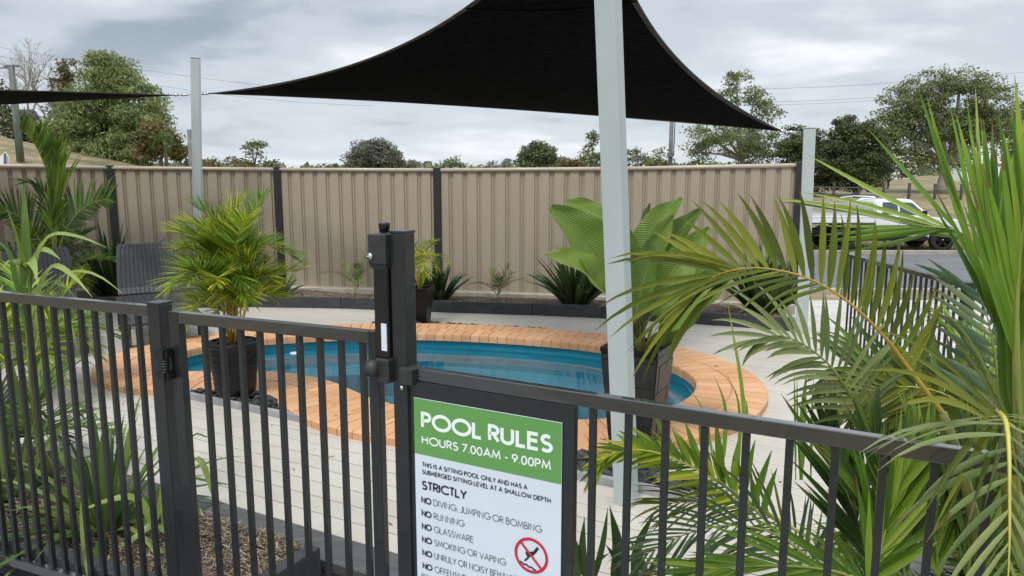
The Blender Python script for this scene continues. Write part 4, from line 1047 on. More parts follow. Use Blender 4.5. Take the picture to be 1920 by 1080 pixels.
def clump(name, p, label, cat, n_, L, w_, mat, group=None, seed=1, el=(35, 88), bend=(.2, 1.5), rad=.06, extra=()):
    r_ = random.Random(seed); p = Vector(p); e_ = empty(name, p, 0, label, cat, group)
    for i in range(n_):
        a = i*2.399+r_.uniform(-.5, .5); f = (i+.5)/n_; E = R(el[1]+(el[0]-el[1])*f+r_.uniform(-6, 6)); rr = rad*math.sqrt(f)
        vs, fs = strap_leaf(p+V(rr*math.cos(a), rr*math.sin(a), 0), a, L*r_.uniform(.72, 1.1), w_*r_.uniform(.75, 1.1), E, bend[0]+(bend[1]-bend[0])*f*r_.uniform(.5, 1.2), r_.uniform(-.7, .7))
        np_obj('leaf', vs, fs, [r_.random()]*len(fs), M[mat], e_, True)
    return e_
def blade(parent, ctrl, wid, mat, q=.5, face=None, prof=None, fold=.2, name='leaf', n_=12):
    pts, T_ = ctrl_curve(ctrl, n_+1); vs = []; fs = []; prof = prof or [.5, .8, .95, 1, 1, .95, .88, .78, .62, .42, .2, .03]
    for k, p in enumerate(pts):
        tg = (pts[min(n_, k+1)]-pts[max(0, k-1)]).normalized(); f = Vector(face) if face else V(0, -.6, .8)
        c = tg.cross(f).normalized(); n2_ = c.cross(tg); w_ = wid/2*prof[int(k/n_*(len(prof)-1)+.001)]
        vs += [p-c*w_+n2_*w_*fold, p-n2_*w_*fold, p+c*w_+n2_*w_*fold]
    for k in range(n_): a = 3*k; fs += [(a, a+1, a+4, a+3), (a+1, a+2, a+5, a+4)]
    return np_obj(name, vs, fs, [q]*len(fs), mat, parent, True)

# ------------------------------------------------------------------ potted plants
palm('cane_palm', pot1+V(0, 0, .355), 'bright yellow green cane palm in the round black pot', 'palm', 40, .52, .52, ['l_gold', 'l_gold', 'l_gold', 'l_bright'], 22, .09, .27, .0105, 42, .006, (58, 90), (45, 138), seed=11, stem_mat='gold_stem', droop=.10, lift=.35, dry=.04, a0=62, t0=.26, hv=(.2, 1.12))
palm('cane_palm', pot3+V(0, 0, .38), 'small golden palm in the small black pot by the latch post', 'palm', 12, .42, .28, ['l_gold'], 5, .05, .17, .012, 18, .007, (35, 85), (60, 130), seed=12, stem_mat='gold_stem', droop=.2, dry=.1)
for (x, y, Y, h, sd_, lb) in ((665, 549, 9.6, .5, 21, 'small seedling palm by the fence left of the latch tube'), (930, 561, 9.3, .42, 22, 'small seedling palm by the fence in the middle of the bed')):
    p = at(x, y, Y); p.z = .04
    palm('seedling_palm', p, lb, 'palm', 6, h, .14, ['l_bright', 'l_dark'], 2, .05, .16, .012, 12, .005, (50, 86), (25, 80), 'small palms along the fence', seed=sd_, dry=.08)
# paddle leaf plant
pd = empty('paddle_leaf_plant', pot2+V(0, 0, .62), 0, 'broad paddle leaved plant in the tall square pot', 'plant')
def paddle(tip, base_pt, wid, q=.5, face=(0, -1, .25), bow=(0, 0, .05), stalk=.42):
    b = pot2+V(rnd.uniform(-.05, .05), rnd.uniform(-.05, .05), .62); base_pt = Vector(base_pt); tip = Vector(tip)
    m = MB(); c = b.lerp(base_pt, .5)+V(0, 0, .04); pts, _ = ctrl_curve([b, c, base_pt], 10); m.tube(pts, [.013-.0008*i for i in range(10)], 8); st = m.build('stalk', M['palm_stem'], pd)
    n_, mcol = 22, 4
    pts, T_ = ctrl_curve([base_pt, base_pt.lerp(tip, .5)+Vector(bow), tip], n_+1); vs = []; fs = []; al = []
    for k, p in enumerate(pts):
        t = k/n_; tg = (pts[min(n_, k+1)]-pts[max(0, k-1)]).normalized(); c = tg.cross(Vector(face)).normalized(); nn__ = c.cross(tg)
        w_ = wid/2*(math.sin(math.pi*min(1, (t**.82*.95+.03)))**.75)
        for s in range(-mcol, mcol+1):
            f = s/mcol; wob = .012*math.sin(t*17+s*1.3+q*9)*abs(f); vs.append(p+c*w_*f+nn__*(abs(f)**1.2*w_*.60+wob)); al.append(t+abs(f)*.06)
    W2 = 2*mcol+1
    for k in range(n_):
        for s in range(W2-1): fs.append((k*W2+s, k*W2+s+1, (k+1)*W2+s+1, (k+1)*W2+s))
    o = np_obj('paddle_leaf', vs, fs, [q]*len(fs), M['l_paddle'], pd, True)
    a_ = o.data.attributes.new('along', 'FLOAT', 'POINT'); a_.data.foreach_set('value', np.asarray(al, np.float32))
    m = MB(); m.tube([p+V(0, -.003, 0) for p in pts[:-2]], [.006*(1-.8*i/n_) for i in range(n_-1)], 6); m.build('midrib', M['rachis_green'], o)
for tip, bp_, wd, q, face, bow in (
    (at(1032, 388, 4.15), at(1168, 548, 4.2), .27, .62, (.15,-1,.35), (0,0,.05)),
    (at(1060, 376, 4.6), at(1178, 480, 4.45), .17, .80, (.5,-1,.3), (.02,0,.05)),
    (at(1022, 478, 3.95), at(1152, 566, 4.15), .20, .9, (0,-.7,.9), (0,0,.05)),
    (at(1218, 382, 4.55), at(1182, 490, 4.4), .13, .30, (.9,-1,.2), (0,0,.02)),
    (at(1279, 372, 4.35), at(1196, 530, 4.25), .18, .75, (-.7,-1,.2), (-.04,0,.05)),
    (at(1262, 402, 4.15), at(1200, 560, 4.15), .17, .9, (.5,-1,.2), (-.04,0,.05)),
    (at(1313, 394, 4.4), at(1212, 560, 4.3), .17, .25, (-.5,-1,.2), (-.04,0,.05)),
    (at(1330, 426, 4.2), at(1222, 590, 4.15), .20, .75, (.2,-1,.35), (-.02,0,.04)),
    (at(1330, 472, 4.5), at(1230, 600, 4.35), .17, .4, (.1,-1,.6), (0,0,.05)),
    (at(1368, 530, 4.1), at(1250, 620, 4.15), .18, .85, (.2,-.7,1), (0,0,.05)),
    (at(1355, 545, 4.4), at(1240, 650, 4.3), .17, .5, (.1,-.6,1), (0,0,.05)),
    (at(1150, 645, 3.95), at(1182, 570, 4.1), .10, .6, (.3,-1,.4), (-.03,0,.04)),
    (at(1232, 440, 4.05), at(1190, 600, 4.05), .16, .45, (-.5,-1,.3), (0,0,.03)),
    (at(1352, 500, 4.5), at(1240, 640, 4.4), .18, .3, (.1,-.8,.8), (0,0,.05)),
    (at(1175, 430, 4.2), at(1188, 590, 4.2), .18, .5, (.3,-1,.3), (0,0,.04)),
    (at(1110, 450, 4.45), at(1180, 600, 4.3), .17, .3, (0,-1,.3), (0,0,.04))):
    paddle(tip, bp_, wd, q, face, bow)
# strap leaved clumps in the back bed
def bedp(x, Y): p = at(x, 560, Y); p.z = .04; return p
for (x, Y, L, n_, sd_, lb) in ((212, 9.75, .98, 40, 31, 'dark strap leaved clump between the two loungers by the fence'),
    (520, 9.8, .42, 16, 32, 'dark strap leaved clump behind the bright cane palm'),
    (818, 9.35, .56, 26, 33, 'dark strap leaved clump beside the small golden palm'),
    (1082, 9.0, .74, 44, 34, 'dark strap leaved clump left of the nearest pale post'),
    (1432, 8.55, .78, 60, 35, 'dark strap leaved clump near the right end of the beige fence')):
    clump('strap_leaf_clump', bedp(x, Y), lb, 'plant', int(n_*1.5), L, .078, 'l_strap', 'strap leaved clumps along the beige fence', sd_, (42, 88), (.15, 1.0), .13)
# fine grassy lilies by the gate
clump('lily_clump', (-1.86, 3.20, .04), 'dense green lily clump in the mulch bed behind the left pool fence', 'plant', 64, .60, .038, 'l_lily', None, 41, (12, 84), (.2, 1.9), .07)
g1 = empty('lily_clump', (-1.30, 2.85, .04), 0, 'few broad pale lily leaves sprawling over the mulch beside the hinge post', 'plant')
for c, w_, q in (([at(292, 1000, 2.75), at(262, 938, 2.75), at(215, 935, 2.72), at(140, 962, 2.68)], .030, .95), ([at(155, 925, 2.75), at(157, 985, 2.72), at(160, 1045, 2.68), at(164, 1085, 2.65)], .028, .9),
    ([at(300, 935, 2.75), at(290, 975, 2.75), at(250, 1010, 2.7), at(215, 1030, 2.68)], .034, .8), ([at(304, 900, 2.8), at(306, 960, 2.78), at(306, 1000, 2.75)], .026, 1.0),
    ([at(345, 880, 2.9), at(375, 862, 2.9), at(400, 930, 2.85), at(398, 955, 2.85)], .024, .9), ([at(330, 900, 2.9), at(352, 895, 2.95), at(405, 905, 3.0), at(450, 912, 3.05)], .012, .6),
    ([at(330, 870, 2.95), at(360, 860, 3.0), at(392, 862, 3.05)], .014, .9), ([at(335, 860, 2.95), at(365, 815, 2.95), at(390, 820, 2.95), at(395, 800, 2.95)], .010, .3), ([at(305, 850, 3.0), at(330, 770, 3.05), at(352, 730, 3.1)], .012, .3)):
    blade(g1, c, w_, M['l_lily'], q)
clump('lily_clump', (-2.55, 3.55, .04), 'dark green lily clump at the far left of the mulch bed', 'plant', 30, .55, .034, 'l_lily', None, 43, (15, 84), (.2, 1.7), .08)
# tall arching strap plant at left
cs = empty('corn_stalk_plant', (-2.35, 3.45, .04), 0, 'tall strap leaved plant arching over the left pool fence', 'plant')
m = MB(); m.tube([V(-2.18, 3.42, .04), at(75, 840, 3.35), at(60, 700, 3.3), at(50, 560, 3.28)], [.022, .018, .015, .012], 10); m.build('stem', M['palm_stem'], cs)
Yc = 3.25
for c, w_, q in (
    ([at(50, 620, Yc), at(50, 500, Yc), at(47, 400, Yc), at(46, 338, Yc)], .050, .55),
    ([at(52, 600, Yc), at(44, 500, Yc), at(28, 430, Yc-.1), at(6, 372, Yc-.2)], .036, .8),
    ([at(55, 560, Yc), at(66, 485, Yc), at(95, 441, Yc), at(145, 443, Yc-.1), at(200, 464, Yc-.2)], .022, .9),
    ([at(56, 545, Yc), at(64, 495, Yc), at(76, 470, Yc), at(92, 471, Yc-.05), at(114, 487, Yc-.1)], .034, .85),
    ([at(48, 540, Yc), at(50, 497, Yc), at(58, 489, Yc-.1), at(66, 505, Yc-.2), at(70, 534, Yc-.25)], .045, 1.0),
    ([at(56, 600, Yc), at(72, 545, Yc), at(92, 505, Yc), at(112, 500, Yc-.1), at(142, 522, Yc-.15), at(173, 557, Yc-.2)], .032, .95),
    ([at(60, 640, Yc), at(84, 560, Yc), at(115, 520, Yc), at(150, 508, Yc-.1), at(190, 520, Yc-.15), at(232, 552, Yc-.2)], .020, .9),
    ([at(60, 620, Yc), at(80, 558, Yc), at(105, 534, Yc), at(122, 537, Yc-.1), at(139, 556, Yc-.15)], .026, .6),
    ([at(45, 580, Yc), at(30, 520, Yc), at(15, 470, Yc), at(-15, 445, Yc)], .026, .4),
    ([at(45, 600, Yc), at(25, 560, Yc), at(5, 530, Yc-.1), at(-20, 520, Yc-.1)], .030, .5),
    ([at(48, 560, Yc), at(38, 500, Yc), at(22, 488, Yc-.1), at(5, 500, Yc-.2)], .034, .95),
    ([at(58, 680, Yc), at(68, 620, Yc), at(66, 570, Yc-.1), at(70, 560, Yc-.1), at(78, 610, Yc-.2)], .040, .95),
    ([at(62, 720, Yc), at(90, 650, Yc), at(115, 590, Yc-.1), at(135, 620, Yc-.2), at(150, 680, Yc-.2)], .030, .8),
    ([at(60, 760, Yc), at(95, 700, Yc), at(140, 668, Yc-.1), at(185, 690, Yc-.1)], .024, .4),
    ([at(55, 800, Yc), at(30, 720, Yc), at(10, 660, Yc), at(-25, 640, Yc)], .030, .5),
    ([at(60, 840, Yc), at(100, 780, Yc), at(150, 760, Yc-.1), at(200, 800, Yc-.2)], .026, .6)):
    blade(cs, c, w_, M['l_lily'], q, (.1, -.7, .7))
# palms round the left side
palm('garden_palm', (-5.20, 8.20, .0), 'tall feathery palm in the back left corner beside the left lounger', 'palm', 13, .85, .42, ['l_dark', 'l_dark', 'l_bright'], 1, .1, .34, .022, 40, .03, (25, 80), (40, 105), seed=55, droop=.10, lift=.35)
bp1 = empty('young_palm_frond_plant', (-4.45, 7.9, .3), 0, 'upright bright green palm spear rising above the back left fence', 'palm')
Yb = 7.9
frond(bp1, [at(101, 480, Yb), at(101, 400, Yb), at(95, 350, Yb), at(82, 305, Yb), at(62, 266, Yb-.1), at(36, 241, Yb-.2)], M['l_bright'], M['rachis_green'], 50, .74, .040, side=(1, .1, .5), a0=3, a1=64, droop=.01, lift=.03, r0=.012, t0=.15, sides=(1,), jitter=.02, shape=lambda t: 1.0-.72*t)
frond(bp1, [at(104, 480, Yb), at(106, 400, Yb), at(108, 340, Yb), at(106, 300, Yb)], M['l_bright'], M['rachis_green'], 30, .34, .034, side=(1, .3, .3), a0=26, a1=12, droop=.02, lift=.03, r0=.010, t0=.2, jitter=.03, shape=lambda t: 1.0-.5*t, lmul=(.7, 1))
frond(bp1, [at(100, 470, Yb), at(92, 400, Yb), at(75, 350, Yb), at(38, 335, Yb-.2)], M['l_dark'], M['rachis_green'], 20, .25, .02, side=(1, .1, .1), a0=30, a1=20, droop=.05, r0=.008)
frond(bp1, [at(105, 480, Yb), at(130, 420, Yb), at(165, 385, Yb), at(205, 372, Yb-.2)], M['l_dark'], M['rachis_green'], 44, .40, .026, side=(-.2, .1, 1), a0=62, a1=30, droop=.05, lift=.1, r0=.01, lmul=(1, .5))
frond(bp1, [at(95, 480, Yb), at(60, 430, Yb), at(25, 400, Yb), at(-25, 400, Yb-.2)], M['l_dark'], M['rachis_green'], 40, .42, .022, side=(.2, .1, 1), a0=66, a1=35, droop=.05, lift=.1, r0=.01, lmul=(1, .5))
palm('garden_palm', (-3.60, 5.35, .0), 'low yellow green palm behind the left pool fence beside the loungers', 'palm', 13, .70, .42, ['l_bright', 'l_gold'], 3, .06, .32, .020, 28, .012, (15, 80), (40, 110), seed=57, droop=.12)
palm('garden_palm', (-2.72, 3.92, .0), 'dark low palm in front of the left lounger', 'palm', 12, .50, .14, ['l_dark', 'l_bright'], 3, .06, .26, .018, 24, .010, (25, 80), (30, 90), seed=58, droop=.15)

# ------------------------------------------------------------------ right hand palms
Pa = V(1.72, 1.85, .03)
pA = empty('foreground_palm', Pa, 0, 'largest foreground palm at the right edge with tall upright fronds and a drooping frond', 'palm')
m = MB(); m.tube([Pa, at(1905, 1000, 1.72), at(1893, 820, 1.66), at(1888, 700, 1.66)], [.034, .028, .024, .018], 12); m.build('stem', M['palm_stem'], pA)
# fan reaching up and left over the car
fan = [at(1885, 760, 1.66), at(1880, 640, 1.67), at(1864, 545, 1.69), at(1838, 478, 1.72), at(1796, 434, 1.76), at(1728, 424, 1.80)]
frond(pA, fan, M['l_bright'], M['rachis_green'], 17, .44, .0125, side=(-.10, .3, 1), a0=40, a1=8, droop=.03, lift=.02, r0=.010, t0=.40, split=True, sides=(1,), jitter=.03, shape=lambda t: 1.0-.20*t)
frond(pA, fan, M['l_bright'], M['rachis_green'], 10, .27, .0095, side=(-.5, .1, -1), a0=34, a1=6, droop=.01, lift=.02, r0=.004, t0=.78, split=False, sides=(1,), jitter=.02, shape=lambda t: .8+.2*t)
frond(pA, [at(1898, 780, 1.60), at(1886, 640, 1.60), at(1872, 520, 1.62), at(1862, 430, 1.64), at(1858, 380, 1.66)], M['l_bright'], M['rachis_green'], 14, .46, .0165, side=(1, .25, 0), a0=15, a1=4, droop=.02, lift=.0, r0=.012, t0=.25, split=True, jitter=.03, lmul=(.9, 1.0), shape=lambda t: .95-.45*t)
frond(pA, [at(1908, 790, 1.55), at(1905, 640, 1.52), at(1912, 480, 1.52), at(1930, 330, 1.52)], M['l_bright'], M['rachis_green'], 12, .42, .017, side=(1, .1, 0), a0=15, a1=4, droop=.02, lift=.0, r0=.010, t0=.25, jitter=.03, shape=lambda t: .95-.4*t)
# folded young sheath at the right edge
for k, (x0, x1) in enumerate(((1892, 1900), (1903, 1915), (1914, 1932))):
    blade(pA, [at(x0+4, 800, 1.58-.02*k), at(x0, 680, 1.58-.02*k), at(x0-4, 560, 1.58-.02*k), at(x1, 420, 1.6-.02*k)], .052, M['l_bright'], .3+.2*k, (0.2*k-.2, -1, .1), [.6, .9, 1, 1, 1, .95, .9, .8, .7, .5, .3, .05], .35)
# arched olive frond crossing the picture
pB = empty('foreground_palm', (1.45, 1.95, .03), 0, 'palm with a long arching olive frond reaching in front of the pale post', 'palm')
m = MB(); m.tube([V(1.45, 1.98, .03), at(1830, 990, 1.84), at(1800, 860, 1.80), at(1768, 775, 1.78)], [.020, .016, .012, .010], 10); m.build('stem', M['palm_stem'], pB)
olive = [at(1768, 775, 1.78), at(1720, 712, 1.78), at(1655, 628, 1.79), at(1585, 562, 1.80), at(1515, 522, 1.82), at(1450, 505, 1.85), at(1395, 503, 1.88), at(1350, 515, 1.90)]
frond(pB, olive, M['l_olive'], M['rachis_orange'], 27, .225, .0185, side=(-.05, .25, 1), a0=74, a1=50, droop=.015, pull=(-.07, 0, 0), lift=.03, r0=.0062, t0=.16, sides=(1,), split=True, jitter=.035, shape=lambda t: .92+.12*math.sin(math.pi*t))
frond(pB, olive, M['l_olive'], M['rachis_orange'], 12, .27, .0125, side=(-.45, -.55, -.35), a0=50, a1=8, droop=.22, lift=.05, r0=.003, t0=.60, sides=(1,), split=False, jitter=.05, shape=lambda t: .7+.5*t)
frond(pB, [at(1395, 503, 1.88), at(1370, 508, 1.89), at(1345, 516, 1.90), at(1320, 530, 1.9)], M['l_olive'], M['rachis_orange'], 6, .33, .016, side=(0, .1, 1), a0=34, a1=10, droop=.17, lift=.0, r0=.003, t0=.05, jitter=.05, droop2=.22, shape=lambda t: 1.0)
# pale curling frond
frond(pB, [at(1640, 850, 2.05), at(1605, 760, 2.08), at(1560, 690, 2.10), at(1505, 645, 2.12), at(1455, 628, 2.14), at(1425, 640, 2.15)], M['l_pale'], M['rachis_green'], 20, .26, .015, side=(.25, .2, 1), a0=70, a1=20, droop=.22, lift=.05, r0=.006, t0=.2, droop2=.22, lmul=(1, .75), jitter=.05)
# blue green frond at mid right
pC = empty('foreground_palm', (2.05, 2.5, .03), 0, 'blue green palm standing behind the olive frond near the corner post', 'palm')
m = MB(); m.tube([V(2.05, 2.5, .03), at(1880, 840, 2.3), at(1862, 700, 2.25)], [.022, .016, .010], 10); m.build('stem', M['palm_stem'], pC)
frond(pC, [at(1876, 830, 2.1), at(1872, 740, 2.1), at(1864, 660, 2.1), at(1850, 590, 2.1), at(1832, 545, 2.1)], M['l_blue'], M['rachis_green'], 14, .29, .018, side=(-1, .1, .1), a0=50, a1=30, droop=.05, lift=.0, r0=.006, t0=.05, lmul=(1.05, .4), jitter=.035, shape=lambda t: 1.0-.35*t)
frond(pC, [at(1885, 860, 2.15), at(1830, 780, 2.2), at(1760, 735, 2.25), at(1680, 725, 2.3), at(1600, 740, 2.35)], M['l_olive'], M['rachis_yellow'], 24, .27, .024, side=(0, .5, 1), a0=66, a1=25, droop=.16, lift=.1, r0=.006, t0=.1, droop2=.18, lmul=(.75, 1), jitter=.06)
frond(pC, [at(1880, 880, 2.2), at(1800, 800, 2.3), at(1700, 730, 2.4), at(1600, 690, 2.5)], M['l_dark'], M['rachis_green'], 24, .32, .026, side=(0, .5, 1), a0=66, a1=25, droop=.14, lift=.1, r0=.006, t0=.1, droop2=.22, jitter=.06)
for sd_, x, Y, lb in ((61, 1.85, 2.75, 'dense dark palm low behind the right fence panel'), (62, 2.35, 3.0, 'leafy palm in front of the dark return fence'), (63, 2.75, 3.9, 'broad leaved bright palm at the corner by the return fence')):
    palm('garden_palm', (x, Y, .03), lb, 'palm', 6 if sd_ == 61 else 10, .80 if sd_ != 61 else .60, .25, ['l_dark', 'l_bright'] if sd_ != 61 else ['l_dark', 'l_dark', 'l_olive'], 3, .10, .34, .026, 24, .014, (10, 82), (20, 95), 'palms filling the right bed', seed=sd_, droop=.12, lift=.15)
# drooping yellow ribbed frond in front of the rail
frond(pA, [at(1870, 770, 1.42), at(1886, 792, 1.32), at(1892, 850, 1.27), at(1893, 930, 1.23), at(1893, 1010, 1.20), at(1890, 1095, 1.18)], M['l_pale'], M['rachis_yellow'], 14, .27, .0125, side=(1, .25, .05), a0=84, a1=24, droop=.24, lift=.08, r0=.0058, t0=.05, split=True, jitter=.04, shape=lambda t: 1.02-.25*t)
frond(pA, [at(1900, 800, 1.45), at(1884, 790, 1.40), at(1868, 788, 1.38), at(1852, 788, 1.36)], M['l_olive'], M['rachis_yellow'], 8, .36, .014, side=(-.1, .5, .9), a0=46, a1=18, droop=.16, lift=.02, r0=.004, t0=.05, jitter=.04, droop2=.14, shape=lambda t: 1)
# bottom right mass below the rail
pD = empty('foreground_palm', (1.02, 2.30, .03), 0, 'spreading palm below the right rail, its yellow stalked frond arching left', 'palm')
m = MB(); m.tube([V(1.05, 2.22, .03), at(1560, 1060, 2.15), at(1530, 1010, 2.15)], [.022, .018, .012], 10); m.build('stem', M['palm_stem'], pD)
frond(pD, [at(1520, 1010, 2.15), at(1440, 962, 2.18), at(1360, 912, 2.20), at(1290, 872, 2.22), at(1215, 845, 2.26), at(1150, 850, 2.3), at(1115, 880, 2.32)], M['l_gold'], M['rachis_yellow'], 30, .24, .014, side=(-.1, -.2, 1), a0=52, a1=14, droop=.12, lift=.0, r0=.0065, t0=.22, droop2=.10, lmul=(.62, .8), jitter=.05, label='yellow green frond arching left')
frond(pD, [at(1500, 1050, 2.1), at(1420, 960, 2.15), at(1345, 900, 2.2), at(1270, 862, 2.25), at(1200, 850, 2.3)], M['l_bright'], M['rachis_green'], 12, .20, .024, side=(-.3, .2, 1), a0=64, a1=30, droop=.03, lift=.0, r0=.005, t0=.25, sides=(1,), jitter=.04)
frond(pD, [at(1660, 1110, 1.75), at(1580, 1075, 1.8), at(1490, 1062, 1.85), at(1400, 1062, 1.9), at(1300, 1070, 1.95)], M['l_bright'], M['rachis_green'], 15, .30, .014, side=(-.2, .3, 1), a0=22, a1=6, droop=.07, lift=.0, r0=.006, t0=.05, jitter=.05)
frond(pD, [at(1560, 1080, 2.2), at(1460, 980, 2.3), at(1360, 940, 2.35), at(1240, 945, 2.4)], M['l_olive'], M['rachis_green'], 22, .27, .010, side=(0, -.3, 1), a0=60, a1=18, droop=.18, lift=.1, r0=.005, t0=.1, jitter=.05)
frond(pD, [at(1560, 1090, 2.0), at(1470, 1010, 2.05), at(1380, 985, 2.1), at(1290, 1000, 2.15), at(1210, 1040, 2.2)], M['l_blue'], M['rachis_green'], 22, .28, .0115, side=(0, -.3, 1), a0=60, a1=18, droop=.2, lift=.1, r0=.005, t0=.1, jitter=.05)
for k, (x0, y0, x1, y1, Y, q) in enumerate(((1640, 1090, 1560, 835, 2.0, 'l_dark'), (1700, 1100, 1640, 850, 1.9, 'l_dark'), (1760, 1100, 1730, 860, 1.95, 'l_bright'), (1810, 1100, 1830, 880, 1.9, 'l_dark'), (1620, 1110, 1690, 900, 1.8, 'l_bright'))):
    frond(pD, [at(x0, y0, Y), at((x0*2+x1)/3+4, (y0*2+y1)/3, Y+.03), at((x0+x1*2)/3, (y0+y1*2)/3, Y+.05), at(x1, y1, Y+.08)], M[q], M['rachis_green'], 18, .34, .021, side=(1, .2, 0), a0=30, a1=8, droop=.03, lift=.05, r0=.006, t0=.05, jitter=.05)
palm('garden_palm', (1.62, 2.30, .03), 'dark leafy palm at the foot of the right fence panel', 'palm', 10, .66, .12, ['l_dark', 'l_dark', 'l_bright'], 4, .10, .32, .016, 32, .014, (0, 82), (20, 80), seed=71, droop=.12, lift=.15)
palm('garden_palm', (1.35, 1.70, .03), 'low palm spilling at the bottom right corner inside the fence', 'palm', 7, .52, .10, ['l_dark', 'l_bright'], 3, .08, .30, .016, 30, .014, (0, 80), (20, 80), seed=72, droop=.12, lift=.15)
sp = empty('strap_leaf_clump', (.45, 2.35, .0), 0, 'dark pointed leaves beside the rules sign', 'plant')
for c, w_, q in (([at(1100, 1100, 2.2), at(1092, 1030, 2.2), at(1096, 968, 2.2)], .026, .4), ([at(1110, 1100, 2.2), at(1130, 1020, 2.2), at(1140, 950, 2.2)], .020, .3), ([at(1150, 1110, 2.3), at(1158, 1030, 2.3), at(1143, 948, 2.3)], .040, .1),
    ([at(1170, 1110, 2.3), at(1160, 1060, 2.3), at(1135, 1020, 2.3)], .03, .2), ([at(1190, 1110, 2.3), at(1195, 1030, 2.3), at(1228, 958, 2.3)], .032, .2), ([at(1080, 1100, 2.2), at(1086, 1050, 2.2), at(1075, 1000, 2.2)], .024, .6), ([at(1100, 1110, 2.2), at(1115, 1060, 2.2), at(1145, 1035, 2.2)], .02, .6), ([at(1210, 1110, 2.3), at(1205, 1060, 2.3), at(1180, 1010, 2.3)], .028, .3)):
    blade(sp, c, w_, M['l_dark'], q)
sp = empty('strap_leaf_clump', (1.35, 3.2, .0), 0, 'upright pointed shoots rising above the right rail in front of the far deck', 'plant')
for c, w_, q in (([at(1400, 900, 2.6), at(1392, 740, 2.6), at(1375, 630, 2.6), at(1363, 560, 2.6)], .016, .9), ([at(1355, 880, 2.6), at(1360, 770, 2.6), at(1340, 705, 2.6)], .016, .6), ([at(1385, 880, 2.6), at(1385, 760, 2.6), at(1362, 700, 2.6)], .012, .6), ([at(1398, 880, 2.6), at(1400, 760, 2.6), at(1385, 740, 2.6)], .014, .7),
    ([at(1502, 900, 2.7), at(1505, 780, 2.7), at(1513, 690, 2.7)], .028, .5), ([at(1492, 900, 2.7), at(1490, 760, 2.7), at(1489, 684, 2.7)], .009, .4), ([at(1520, 900, 2.7), at(1522, 780, 2.7), at(1526, 703, 2.7)], .012, .4), ([at(1500, 900, 2.7), at(1495, 780, 2.7), at(1494, 693, 2.7)], .009, .4),
    ([at(1340, 880, 2.6), at(1320, 775, 2.6), at(1285, 720, 2.6)], .012, .9), ([at(1560, 900, 2.7), at(1568, 800, 2.7), at(1570, 725, 2.7)], .009, .2)):
    blade(sp, c, w_, M['l_bright'], q)

# ------------------------------------------------------------------ sun loungers
def lounger(p, rz, label):
    e_ = empty('sun_lounger', p, rz, label, 'sun lounger', 'dark slatted resin sun loungers')
    hw = .31
    def ribbed(prof_, name, nrib):
        m = MB(); vs = []; fs = []; cols_ = nrib*4+1
        for x, z, wd in prof_:
            for k in range(cols_):
                y = -wd+2*wd*k/(cols_-1); b = .006*(1 if k % 4 in (1, 2) else 0)
                i = prof_.index((x, z, wd)); a = prof_[max(0, i-1)]; c = prof_[min(len(prof_)-1, i+1)]; t = Vector((c[0]-a[0], c[1]-a[1])).normalized(); n_ = Vector((-t.y, t.x))
                if n_.y < 0: n_ = -n_
                crown = .025*(1-(y/wd)**2) if x < -.05 else 0
                vs.append((x+n_.x*b, y, z+n_.y*b+crown*.0))
        rows_ = len(prof_)
        for i in range(rows_-1):
            for k in range(cols_-1): fs.append((i*cols_+k, i*cols_+k+1, (i+1)*cols_+k+1, (i+1)*cols_+k))
        m.add(vs, fs); o = m.build(name, M['lounger'], e_, local=True); s_ = o.modifiers.new('solid', 'SOLIDIFY'); s_.thickness = .022; s_.offset = -1
    ribbed([(-.235, .89, .250), (-.228, .876, .272), (-.19, .77, .290), (-.135, .58, .300), (-.085, .43, .308), (-.03, .365, .31)], 'backrest', 14)
    ribbed([(-.02, .34, .31), (.06, .315, .315), (.18, .30, .32), (.35, .305, .32), (.55, .325, .32), (.75, .33, .315), (.95, .31, .31), (1.10, .27, .305), (1.20, .24, .30)], 'seat', 14)
    for s in (-1, 1):
        m = MB(); m.bar((-.12, s*.325, .31), (1.18, s*.325, .245), .035, .055); m.build('side_rail', M['lounger'], e_, .008, local=True)
        for x in (.05, .98):
            m = MB(); m.add([(x-.045, s*.325-.022, 0), (x+.02, s*.325-.022, 0), (x+.02, s*.325+.022, 0), (x-.045, s*.325+.022, 0), (x-.035, s*.325-.025, .28), (x+.045, s*.325-.025, .28), (x+.045, s*.325+.025, .28), (x-.035, s*.325+.025, .28)], [(3,2,1,0),(4,5,6,7),(0,1,5,4),(1,2,6,5),(2,3,7,6),(3,0,4,7)])
            m.build('leg', M['lounger'], e_, .004, local=True)
    return e_
lounger((-3.94, 7.98, -.0), R(-58), 'right lounger of the two with its backrest raised beside the round pot palm')
lounger((-4.78, 7.42, 0), R(-58), 'left lounger of the two partly hidden by arching leaves')

